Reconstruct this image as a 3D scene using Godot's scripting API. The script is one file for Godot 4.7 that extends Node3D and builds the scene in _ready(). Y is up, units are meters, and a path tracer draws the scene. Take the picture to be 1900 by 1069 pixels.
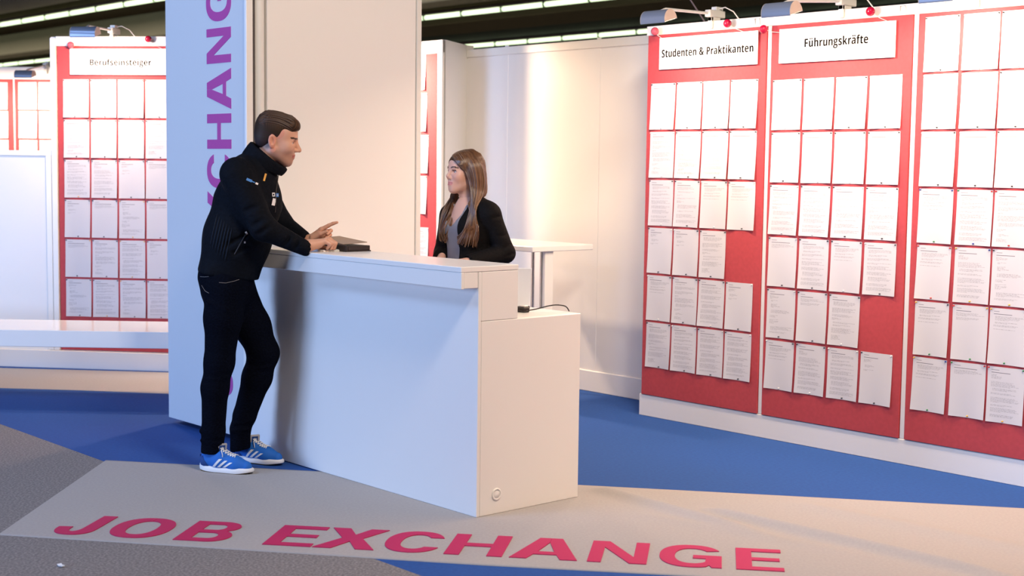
extends Node3D
# A job-exchange booth in a trade-fair hall. Metres, y up; x runs along the notice-board wall, z points out of it.

var M := {}                      # materials by name
var rng := RandomNumberGenerator.new()

func _ready():
	rng.seed = 4711
	setup_camera()
	setup_environment()
	setup_lights()
	make_materials()
	build_hall()
	build_floor()
	build_walls()
	build_tower()
	build_boards()
	build_counter()
	build_bench()
	build_bar_table()
	build_counter_items()
	build_man()
	build_woman()

# ---------------------------------------------------------------- camera, sky, light
func setup_camera():
	var cam := Camera3D.new()
	cam.name = "camera"
	var yaw := deg_to_rad(48.1489)
	var pitch := deg_to_rad(4.9408)
	var roll := deg_to_rad(0.6973)
	cam.basis = Basis(Vector3.UP, yaw) * Basis(Vector3.RIGHT, -pitch) * Basis(Vector3.BACK, roll)
	cam.position = Vector3(0, 1.649, 0)
	var at := CameraAttributesPhysical.new()
	at.frustum_focal_length = 59.02
	at.frustum_focus_distance = 7.6
	at.exposure_aperture = 3.6
	at.frustum_near = 0.05
	at.frustum_far = 200.0
	cam.attributes = at
	cam.fov = 22.985
	add_child(cam)
	cam.current = true

func setup_environment():
	var we := WorldEnvironment.new()
	we.name = "world_environment"
	var e := Environment.new()
	e.background_mode = Environment.BG_COLOR
	e.background_color = Color(0.0, 0.0, 0.0)
	e.tonemap_mode = Environment.TONE_MAPPER_LINEAR
	e.tonemap_exposure = EXPOSURE
	e.sdfgi_enabled = true
	e.ssao_enabled = true
	e.ssil_enabled = true
	we.environment = e
	add_child(we)

const EXPOSURE := 1.0
const DAY := Color(0.66, 0.785, 1.0)
const HALOGEN := Color(1.0, 0.86, 0.73)
const FLOOD := Color(1.0, 0.925, 0.84)
const SPOT_ENERGY := 2.6

func setup_lights():
	# bluish daylight through the hall's front window, to the left of and behind the photographer
	area_light("window_daylight", Vector3(-8.6, 1.75, 4.95), Vector3(-8.6, 1.75, -4.2), Vector2(3.0, 2.7), DAY, 60.0)
	# warm hall flood hanging over the aisle to the right, cool light from a roof window
	area_light("hall_flood", Vector3(-1.5, 5.25, -3.4), Vector3(-7.3, 1.6, -5.8), Vector2(1.2, 0.8), FLOOD, 30.0)
	area_light("skylight_daylight", Vector3(-7.2, 6.4, 1.2), Vector3(-6.6, 0.0, -3.2), Vector2(4.0, 2.6), DAY, 33.0)

func area_light(called: String, at: Vector3, towards: Vector3, size: Vector2, color: Color, energy: float):
	var l := AreaLight3D.new()
	l.name = called
	l.area_size = size
	l.light_color = color
	l.light_energy = energy
	l.area_normalize_energy = true
	l.shadow_enabled = true
	l.set("area_range", 60.0)
	l.set("area_attenuation", 2.0)
	add_child(l)
	l.look_at_from_position(at, towards, Vector3.UP)
	return l

# ---------------------------------------------------------------- helpers: shapes
func new_st() -> SurfaceTool:
	var st := SurfaceTool.new()
	st.begin(Mesh.PRIMITIVE_TRIANGLES)
	st.set_smooth_group(-1)
	return st

# three corners, counter-clockwise seen from outside
func tri(st: SurfaceTool, a: Vector3, b: Vector3, c: Vector3):
	st.add_vertex(a); st.add_vertex(c); st.add_vertex(b)

func quad(st: SurfaceTool, a: Vector3, b: Vector3, c: Vector3, d: Vector3):
	tri(st, a, b, c); tri(st, a, c, d)

func done(st: SurfaceTool) -> ArrayMesh:
	st.generate_normals()
	return st.commit()

# a box from lo to hi with chamfered edges
func add_box(st: SurfaceTool, lo: Vector3, hi: Vector3, bev := 0.002, t := Transform3D()):
	var c := (lo + hi) * 0.5
	var h := (hi - lo).abs() * 0.5
	var b := minf(bev, minf(h.x, minf(h.y, h.z)) * 0.49)
	var v := {}
	for sx in [-1, 1]:
		for sy in [-1, 1]:
			for sz in [-1, 1]:
				var s := Vector3(sx, sy, sz)
				for k in 3:
					var p := Vector3(h.x - b, h.y - b, h.z - b)
					p[k] = h[k]
					v[[sx, sy, sz, k]] = t * (c + p * s)
	for k in 3:
		var i := (k + 1) % 3
		var j := (k + 2) % 3
		for s in [-1, 1]:
			var q := []
			for ab in [[-1, -1], [1, -1], [1, 1], [-1, 1]]:
				var sg := [0, 0, 0]
				sg[k] = s; sg[i] = ab[0]; sg[j] = ab[1]
				q.append(v[[sg[0], sg[1], sg[2], k]])
			if s > 0: quad(st, q[0], q[1], q[2], q[3])
			else: quad(st, q[3], q[2], q[1], q[0])
		# edges along axis k between faces i and j
		for si in [-1, 1]:
			for sj in [-1, 1]:
				var a := [0, 0, 0]
				a[i] = si; a[j] = sj
				var lo_ := a.duplicate(); lo_[k] = -1
				var hi_ := a.duplicate(); hi_[k] = 1
				var p0: Vector3 = v[[lo_[0], lo_[1], lo_[2], i]]
				var p1: Vector3 = v[[hi_[0], hi_[1], hi_[2], i]]
				var p2: Vector3 = v[[hi_[0], hi_[1], hi_[2], j]]
				var p3: Vector3 = v[[lo_[0], lo_[1], lo_[2], j]]
				if si * sj > 0: quad(st, p0, p3, p2, p1)
				else: quad(st, p0, p1, p2, p3)
	for sx in [-1, 1]:
		for sy in [-1, 1]:
			for sz in [-1, 1]:
				var a: Vector3 = v[[sx, sy, sz, 0]]
				var b2: Vector3 = v[[sx, sy, sz, 1]]
				var c2: Vector3 = v[[sx, sy, sz, 2]]
				if sx * sy * sz > 0: tri(st, a, b2, c2)
				else: tri(st, a, c2, b2)

func box_mesh(lo: Vector3, hi: Vector3, bev := 0.002, t := Transform3D()) -> ArrayMesh:
	var st := new_st()
	add_box(st, lo, hi, bev, t)
	return done(st)

# a tube along points; r may be a number or one radius per point
func add_tube(st: SurfaceTool, pts: Array, r, n := 10, flat := 1.0):
	var rings := []
	var up := Vector3.UP
	for i in pts.size():
		var d: Vector3 = (pts[mini(i + 1, pts.size() - 1)] - pts[maxi(i - 1, 0)]).normalized()
		if absf(d.dot(up)) > 0.95: up = Vector3.RIGHT
		var s := d.cross(up).normalized()
		up = s.cross(d).normalized()
		var rr: float = r[i] if r is Array else r
		var ring := []
		for k in n:
			var a := TAU * k / n
			ring.append(pts[i] + (s * cos(a) + up * sin(a) * flat) * rr)
		rings.append(ring)
	st.set_smooth_group(1)
	for i in rings.size() - 1:
		for k in n:
			var k2 := (k + 1) % n
			quad(st, rings[i][k], rings[i][k2], rings[i + 1][k2], rings[i + 1][k])
	st.set_smooth_group(-1)
	for k in range(1, n - 1):
		tri(st, rings[0][0], rings[0][k + 1], rings[0][k])
		var e: Array = rings[-1]
		tri(st, e[0], e[k], e[k + 1])

# profile of (radius, height), turned round y
func add_lathe(st: SurfaceTool, prof: Array, n := 16, t := Transform3D()):
	st.set_smooth_group(1)
	for i in prof.size() - 1:
		for k in n:
			var a0 := TAU * k / n
			var a1 := TAU * (k + 1) / n
			var p0 := Vector3(cos(a0) * prof[i].x, prof[i].y, -sin(a0) * prof[i].x)
			var p1 := Vector3(cos(a1) * prof[i].x, prof[i].y, -sin(a1) * prof[i].x)
			var p2 := Vector3(cos(a1) * prof[i + 1].x, prof[i + 1].y, -sin(a1) * prof[i + 1].x)
			var p3 := Vector3(cos(a0) * prof[i + 1].x, prof[i + 1].y, -sin(a0) * prof[i + 1].x)
			if prof[i].x > 1e-6: tri(st, t * p0, t * p1, t * p2)
			if prof[i + 1].x > 1e-6: tri(st, t * p0, t * p2, t * p3)
	st.set_smooth_group(-1)

# flat polygon (counter-clockwise, x right, y up) raised by h towards +z
func add_extrude(st: SurfaceTool, poly: PackedVector2Array, h: float, t := Transform3D()):
	var p := poly
	if Geometry2D.is_polygon_clockwise(p): p.reverse()
	var idx := Geometry2D.triangulate_polygon(p)
	if idx.is_empty(): print("no triangles for polygon of ", p.size())
	for i in range(0, idx.size(), 3):
		var a := p[idx[i]]; var b := p[idx[i + 1]]; var c := p[idx[i + 2]]
		if (b - a).cross(c - a) < 0:
			var s := b; b = c; c = s
		tri(st, t * Vector3(a.x, a.y, h), t * Vector3(b.x, b.y, h), t * Vector3(c.x, c.y, h))
		tri(st, t * Vector3(a.x, a.y, 0), t * Vector3(c.x, c.y, 0), t * Vector3(b.x, b.y, 0))
	for i in p.size():
		var a := p[i]; var b := p[(i + 1) % p.size()]
		quad(st, t * Vector3(a.x, a.y, 0), t * Vector3(b.x, b.y, 0), t * Vector3(b.x, b.y, h), t * Vector3(a.x, a.y, h))

# ---------------------------------------------------------------- helpers: objects
var used_names := {}
func numbered(called: String) -> String:
	if not used_names.has(called):
		used_names[called] = 0
		return called
	used_names[called] += 1
	return "%s_%03d" % [called, used_names[called]]

func tag(o: Node3D, label: String, category: String, group := ""):
	o.set_meta("label", label)
	o.set_meta("category", category)
	if group: o.set_meta("group", group)
	return o

func thing(called: String, label: String, category: String, at := Transform3D(), group := "") -> Node3D:
	var o := Node3D.new()
	o.name = numbered(called)
	add_child(o)
	o.transform = at
	tag(o, label, category, group)
	return o

func obj(called: String, mesh: Mesh, mat: Material, parent: Node = null, at := Transform3D()) -> MeshInstance3D:
	var o := MeshInstance3D.new()
	o.name = called if parent else numbered(called)
	o.mesh = mesh
	o.material_override = mat
	o.transform = at
	if parent: parent.add_child(o, true)
	else: add_child(o)
	return o

func struct(called: String, mesh: Mesh, mat: Material, at := Transform3D()) -> MeshInstance3D:
	var o := obj(called, mesh, mat, null, at)
	o.set_meta("kind", "structure")
	return o

# ---------------------------------------------------------------- materials
func lin(r: float, g: float, b: float) -> Color:
	return Color(r, g, b).linear_to_srgb()

func mat(called: String, c: Color, rough := 0.6, metal := 0.0) -> StandardMaterial3D:
	var m := StandardMaterial3D.new()
	m.resource_name = called
	m.albedo_color = c
	m.roughness = rough
	m.metallic = metal
	M[called] = m
	return m

func noise_tex(freq: float, lo: Color, hi: Color, size := 256, octaves := 3, seed_ := 1) -> NoiseTexture2D:
	var n := FastNoiseLite.new()
	n.noise_type = FastNoiseLite.TYPE_SIMPLEX_SMOOTH
	n.frequency = freq
	n.fractal_octaves = octaves
	n.seed = seed_
	var g := Gradient.new()
	g.set_color(0, lo); g.set_color(1, hi)
	var t := NoiseTexture2D.new()
	t.noise = n
	t.width = size; t.height = size
	t.seamless = true
	t.color_ramp = g
	return t

func textured(m: StandardMaterial3D, tex: Texture2D, scale: float, bump := 0.0):
	m.albedo_texture = tex
	m.uv1_triplanar = true
	m.uv1_world_triplanar = true
	m.uv1_scale = Vector3.ONE * scale
	if bump > 0:
		m.heightmap_enabled = true
		m.heightmap_texture = tex
		m.heightmap_scale = bump

func make_materials():
	mat("panel_white", lin(0.80, 0.79, 0.77), 0.42)
	mat("laminate_white", lin(0.82, 0.81, 0.79), 0.30)
	mat("bench_white", lin(0.80, 0.80, 0.79), 0.12)
	mat("profile_white", lin(0.80, 0.79, 0.75), 0.35)
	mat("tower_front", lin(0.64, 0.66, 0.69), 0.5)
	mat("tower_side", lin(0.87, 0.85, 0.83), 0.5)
	mat("tower_gap", lin(0.08, 0.07, 0.07), 0.6)
	mat("tower_letter", lin(0.48, 0.075, 0.33), 0.5)
	mat("floor_letter", lin(0.44, 0.005, 0.088), 0.75)
	var p := mat("board_red", lin(0.50, 0.056, 0.068), 0.8)
	textured(p, noise_tex(0.09, Color(0.93, 0.93, 0.93), Color(1, 1, 1), 256, 3, 5), 1.2)
	mat("alu", lin(0.50, 0.52, 0.55), 0.38, 0.85)
	mat("lamp_body", lin(0.27, 0.31, 0.40), 0.32, 0.35)
	mat("lamp_cap", lin(0.72, 0.58, 0.48), 0.5)
	mat("chrome", lin(0.75, 0.77, 0.78), 0.08, 1.0)
	var gl := mat("lamp_glass", lin(1.0, 0.9, 0.8), 0.3)
	gl.emission_enabled = true
	gl.emission = lin(1.0, 0.80, 0.58)
	gl.emission_energy_multiplier = 6.0
	var fg := mat("flood_glass", lin(1.0, 0.93, 0.84), 0.3)
	fg.emission_enabled = true
	fg.emission = lin(1.0, 0.84, 0.66)
	fg.emission_energy_multiplier = 2.0
	mat("ball_pink", lin(0.42, 0.007, 0.045), 0.08)
	mat("ball_rose", lin(0.55, 0.09, 0.13), 0.1)
	mat("cord_white", lin(0.75, 0.70, 0.66), 0.6)
	mat("sign_white", lin(0.84, 0.84, 0.84), 0.35)
	mat("sign_ink", lin(0.006, 0.005, 0.004), 0.9).metallic_specular = 0.1
	mat("pin_dark", lin(0.03, 0.03, 0.04), 0.3)
	mat("pin_red", lin(0.6, 0.02, 0.01), 0.3)
	mat("pin_blue", lin(0.01, 0.04, 0.30), 0.3)
	mat("pin_yellow", lin(0.8, 0.42, 0.03), 0.3)
	mat("pin_green", lin(0.02, 0.22, 0.06), 0.3)
	mat("pin_clear", lin(0.7, 0.7, 0.7), 0.2)
	p = mat("carpet_blue", lin(0.008, 0.078, 0.325), 0.95)
	textured(p, noise_tex(0.045, Color(0.86, 0.87, 0.9), Color(1, 1, 1), 512, 5, 2), 1.6, 0.15)
	p = mat("carpet_grey", lin(0.31, 0.29, 0.285), 0.97)
	textured(p, noise_tex(0.05, Color(0.60, 0.60, 0.62), Color(1, 1, 1), 512, 5, 3), 2.4, 0.25)
	p = mat("carpet_light", lin(0.38, 0.366, 0.362), 0.95)
	textured(p, noise_tex(0.07, Color(0.94, 0.94, 0.95), Color(1, 1, 1), 512, 4, 4), 1.5, 0.06)
	p = mat("hall_concrete", lin(0.16, 0.15, 0.14), 0.9)
	mat("hall_dark", lin(0.12, 0.085, 0.05), 0.9)
	mat("hall_beam", lin(0.66, 0.57, 0.46), 0.8)
	mat("hall_black", lin(0.012, 0.011, 0.013), 0.8)
	mat("hall_pipe", lin(0.22, 0.16, 0.17), 0.6)
	mat("hall_wall", lin(0.10, 0.09, 0.08), 0.9)
	mat("duct", lin(0.62, 0.55, 0.48), 0.4, 0.1)
	var tb := mat("tube_glow", lin(0.9, 1.0, 0.8), 0.4)
	tb.emission_enabled = true
	tb.emission = lin(0.80, 1.0, 0.62)
	tb.emission_energy_multiplier = 1.9
	var wg := mat("window_glow", lin(0.6, 0.7, 0.8), 0.3)
	wg.emission_enabled = true
	wg.emission = lin(0.45, 0.68, 1.0)
	wg.emission_energy_multiplier = 1.0
	mat("cable_black", lin(0.02, 0.015, 0.015), 0.45)
	mat("folder_black", lin(0.018, 0.014, 0.014), 0.45)
	mat("folder_lining", lin(0.36, 0.27, 0.21), 0.7)
	mat("paper_white", lin(0.80, 0.80, 0.80), 0.7)
	mat("laptop_silver", lin(0.74, 0.77, 0.82), 0.3, 0.0)
	mat("screen_dark", lin(0.02, 0.02, 0.025), 0.15)
	make_sheet_materials()

# printed job notices: grey lines of running text, too small to read in the photograph
var sheet_mats := []
func make_sheet_materials():
	for k in 12:
		var im := Image.create(210, 297, false, Image.FORMAT_RGB8)
		im.fill(Color(0.925, 0.925, 0.93))
		var y := 16
		im.fill_rect(Rect2i(22, y, 30 + rng.randi() % 20, 3), Color(0.62, 0.62, 0.66))
		y += 14
		im.fill_rect(Rect2i(22, y, 80 + rng.randi() % 70, 3), Color(0.5, 0.5, 0.54))
		y += 12
		var full := k % 3 != 2
		var last := 270 if full else 60 + rng.randi() % 70
		while y < last:
			var lines := 2 + rng.randi() % 5
			var short := rng.randf() < 0.35
			var ind := 22 + (8 if rng.randf() < 0.3 else 0)
			for j in lines:
				if y > last: break
				var w := (25 + rng.randi() % 40) if short else (110 + rng.randi() % 52)
				if j == lines - 1: w = int(w * rng.randf_range(0.3, 0.9))
				var x := ind
				while x < ind + w:
					var ww := 4 + rng.randi() % 14
					var tone := rng.randf_range(0.66, 0.78)
					im.fill_rect(Rect2i(x, y, mini(ww, 190 - x), 2), Color(tone, tone, tone + 0.02))
					x += ww + 3
				y += 5
			y += 6 + rng.randi() % 9
		var m := mat("sheet_print_%d" % k, Color(0.885, 0.88, 0.885), 0.75)
		m.albedo_texture = ImageTexture.create_from_image(im)
		sheet_mats.append(m)

# ---------------------------------------------------------------- the hall
func build_hall():
	var st := new_st()
	add_box(st, Vector3(-70, -0.3, -60), Vector3(10, -0.006, 5), 0.0)
	struct("floor_hall", done(st), M.hall_concrete)
	struct("ceiling", box_mesh(Vector3(-70, 6.6, -60), Vector3(10, 6.9, 5), 0.0), M.hall_dark)
	struct("wall_hall_back", box_mesh(Vector3(-70, 0, -60.3), Vector3(10, 6, -60), 0.0), M.hall_wall)
	struct("wall_hall_left", box_mesh(Vector3(-70.3, 0, -60), Vector3(-70, 6, 5), 0.0), M.hall_wall)
	struct("wall_hall_right", box_mesh(Vector3(10, 0, -60), Vector3(10.3, 6, 5), 0.0), M.hall_wall)
	# front wall with the opening of the daylight window
	st = new_st()
	add_box(st, Vector3(-70, 0, 5), Vector3(-10.2, 6, 5.3), 0.0)
	add_box(st, Vector3(-7.0, 0, 5), Vector3(10, 6, 5.3), 0.0)
	add_box(st, Vector3(-10.2, 0, 5), Vector3(-7.0, 0.3, 5.3), 0.0)
	add_box(st, Vector3(-10.2, 3.2, 5), Vector3(-7.0, 6, 5.3), 0.0)
	struct("wall_hall_front", done(st), M.hall_wall)
	var wpane := struct("window_1", box_mesh(Vector3(-10.2, 0.3, 5.1), Vector3(-7.0, 3.2, 5.14), 0.0), M.window_glow)
	# ceiling structure that shows above the booth walls: beams, pipes and a ribbed duct run along x
	struct("trim_1", box_mesh(Vector3(-68, 4.905, -18.7), Vector3(8, 5.54, -18.0), 0.03), M.hall_beam)
	struct("trim_2", box_mesh(Vector3(-68, 5.3, -25.6), Vector3(8, 6.5, -23.6), 0.03), M.hall_dark)
	struct("trim_3", box_mesh(Vector3(-68, 5.62, -17.6), Vector3(8, 6.5, -16.4), 0.03), M.hall_dark)
	st = new_st()
	add_tube(st, [Vector3(-68, 5.55, -26.0), Vector3(8, 5.55, -26.0)], 0.10, 10)
	struct("trim_4", done(st), M.hall_pipe)
	struct("trim_5", box_mesh(Vector3(-68, 5.55, -40), Vector3(8, 6.5, -27.2), 0.03), M.hall_black)
	struct("window_2", box_mesh(Vector3(-9.2, 6.56, -0.3), Vector3(-5.2, 6.62, 2.6), 0.0), M.window_glow)
	# floodlight over the aisle, outside the picture
	var fl := thing("floodlight", "large floodlight hanging over the aisle beyond the right edge of the picture", "floodlight", Transform3D(Basis(), Vector3(-1.5, 5.25, -3.4)).looking_at(Vector3(-7.3, 1.6, -5.8), Vector3.UP))
	obj("housing", box_mesh(Vector3(-0.64, -0.44, 0.05), Vector3(0.64, 0.44, 0.25), 0.03), M.hall_black, fl)
	obj("glass", box_mesh(Vector3(-0.6, -0.4, 0.02), Vector3(0.6, 0.4, 0.045), 0.005), M.flood_glass, fl)
	obj("hanger", box_mesh(Vector3(-0.03, 0.44, 0.12), Vector3(0.03, 1.30, 0.18), 0.005), M.hall_black, fl)
	# ribbed air duct
	st = new_st()
	var prof := []
	var x := 0.0
	while x < 42.0:
		prof.append(Vector2(0.36, x)); prof.append(Vector2(0.40, x + 0.05)); prof.append(Vector2(0.40, x + 0.11)); prof.append(Vector2(0.36, x + 0.16))
		x += 0.22
	add_lathe(st, prof, 14, Transform3D(Basis(Vector3.BACK, PI / 2), Vector3(-12, 5.86, -15.1)))
	tag(obj("air_duct", done(st), M.duct), "ribbed metal air duct under the dark hall ceiling at upper left", "air duct")
	var strip_names := ["row of greenish fluorescent tubes nearest the camera, above the board wall at left", "row of greenish fluorescent tubes second in depth, highest above the back wall", "row of greenish fluorescent tubes furthest back, just above the white back wall"]
	var zs := [-16.05, -22.85, -29.2]
	var tube_st := new_st()
	add_tube(tube_st, [Vector3(0.04, 0, 0), Vector3(1.46, 0, 0)], 0.055, 8)
	var tube_mesh := done(tube_st)
	var sock_mesh := box_mesh(Vector3(-0.035, -0.05, -0.05), Vector3(0.035, 0.09, 0.05), 0.01)
	for i in 3:
		var t := thing("light_strip", strip_names[i], "light", Transform3D(Basis(), Vector3(0, 5.40, zs[i])), "fluorescent light strips under the hall ceiling")
		obj("rail", box_mesh(Vector3(-60, 0.06, -0.07), Vector3(-14, 0.14, 0.07), 0.01), M.hall_pipe, t)
		var tx := -59.0
		while tx < -15.0:
			obj("tube", tube_mesh, M.tube_glow, t, Transform3D(Basis(), Vector3(tx, 0, 0)))
			obj("socket", sock_mesh, M.hall_black, t, Transform3D(Basis(), Vector3(tx + 1.5, 0, 0)))
			tx += 1.5
		var l := AreaLight3D.new()
		l.name = numbered("tube_light")
		l.area_size = Vector2(40, 0.1)
		l.light_color = lin(1.0, 0.93, 0.70)
		l.light_energy = 60.0
		l.shadow_enabled = true
		l.transform = Transform3D(Basis(Vector3.RIGHT, -PI / 2), Vector3(-37, 5.33, zs[i]))
		add_child(l)

# ---------------------------------------------------------------- carpets
func build_floor():
	struct("floor", box_mesh(Vector3(-14, -0.05, -9), Vector3(6, 0.0, -3.46), 0.001), M.carpet_blue)
	var grey := obj("grey_carpet", box_mesh(Vector3(-14, -0.05, -3.46), Vector3(6, 0.001, 4.9), 0.001), M.carpet_grey)
	tag(grey, "mottled dark grey carpet of the aisle in the foreground at left", "carpet")
	# pale runner with the lettering; u along the baseline of the text, v across it
	var o := Vector3(-5.181, 0, -3.209)
	var d := Vector3(0.768, 0, -0.641).normalized()
	var n := Vector3(-0.641, 0, -0.768).normalized()
	var frame := Transform3D(Basis(d, n, Vector3.UP), o)      # local x = u, y = v, z = up
	var t := thing("carpet_runner", "pale grey carpet strip with pink capitals, lying under the white counter", "carpet", frame)
	var st := new_st()
	st.set_smooth_group(1)
	var nu := 230
	var nv := 70
	var low := func(u: float) -> float: return lerpf(-0.055, -0.125, clampf((u + 1.2) / 2.2, 0, 1)) if u < 1.0 else -0.125
	var P := func(i: int, j: int) -> Vector3:
		var fv := float(j) / nv
		var left := lerpf(-1.185, -1.393, fv)
		var u := lerpf(left, lerpf(5.7, 4.0, fv), float(i) / nu)
		var v := lerpf(low.call(u), lerpf(1.512, 1.34, clampf((u + 1.4) / 5.0, 0, 1.2)), fv)
		return Vector3(u, v, 0.004 + ripple(u, v))
	for i in nu:
		for j in nv:
			quad(st, P.call(i, j), P.call(i + 1, j), P.call(i + 1, j + 1), P.call(i, j + 1))
	for i in nu:   # hem along both long sides
		for j in [0, nv]:
			var a: Vector3 = P.call(i, j); var b: Vector3 = P.call(i + 1, j)
			var a0 := Vector3(a.x, a.y, 0.0); var b0 := Vector3(b.x, b.y, 0.0)
			if j == 0: quad(st, a0, b0, b, a)
			else: quad(st, a, b, b0, a0)
	obj("fabric", done(st), M.carpet_light, t)
	for k in LETTERS.size():
		obj("letter", letter_mesh(k, 0.0035, true), M.floor_letter, t, Transform3D(Basis(), Vector3(0, 0, 0.0042)))
	# second pale strip before the bench wall, far left
	var d2 := Vector3(0.735, 0, -0.678).normalized()
	var n2 := Vector3(-0.678, 0, -0.735).normalized()
	var t2 := Transform3D(Basis(d2, n2, Vector3.UP), Vector3(-10.004, 0, -4.009))
	var sm := new_st()
	add_extrude(sm, PackedVector2Array([Vector2(-1.3, -0.04), Vector2(0, 0.0), Vector2(0.6, 0.0), Vector2(1.21, -0.035), Vector2(3.0, -0.06), Vector2(3.0, 0.95), Vector2(-1.3, 0.95)]), 0.004, t2)
	tag(obj("carpet_runner", done(sm), M.carpet_light), "cream carpet strip in front of the bench at far left", "carpet")

func ripple(u: float, v: float) -> float:
	# soft folds in the cloth, right of the counter
	var h := 0.0
	for f in [[1.27, 1.40, 2.15, 0.58, 0.012, 0.050], [1.80, 1.06, 3.25, -0.03, 0.015, 0.048], [2.25, 1.26, 3.5, 0.38, 0.008, 0.075], [1.5, 0.9, 2.6, 0.30, 0.003, 0.05]]:
		var a := Vector2(f[0], f[1]); var b := Vector2(f[2], f[3])
		var ab := b - a
		var s := (Vector2(u, v) - a).dot(ab) / ab.length_squared()
		var off := (Vector2(u, v) - a).cross(ab.normalized())
		var fade := smoothstep(0.0, 0.15, s) * (1.0 - smoothstep(0.75, 1.15, s))
		h += 2.3 * f[4] * fade * exp(-off * off / (f[5] * f[5]))
	return h * smoothstep(1.44, 1.26, v) * smoothstep(-0.1, 0.03, v)

# The capitals JOB EXCHANGE: [left edge, width, outlines]; unit height 0.33 m, coordinates in metres
const LETTERS := ["J", "O", "B", "E", "X", "C", "H", "A", "N", "G", "E"]
const LETTER_X := [-0.985, -0.742, -0.405, 0.0, 0.222, 0.513, 0.797, 1.078, 1.407, 1.703, 2.024]
const LETTER_W := [0.185, 0.268, 0.232, 0.215, 0.272, 0.243, 0.250, 0.288, 0.248, 0.262, 0.196]

func arc(cx: float, cy: float, rx: float, ry: float, a0: float, a1: float, n := 14, e := 1.0) -> Array:
	var out := []
	for i in n + 1:
		var a := deg_to_rad(lerpf(a0, a1, float(i) / n))
		var c := cos(a); var s := sin(a)
		out.append(Vector2(cx + rx * signf(c) * pow(absf(c), e), cy + ry * signf(s) * pow(absf(s), e)))
	return out

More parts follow.
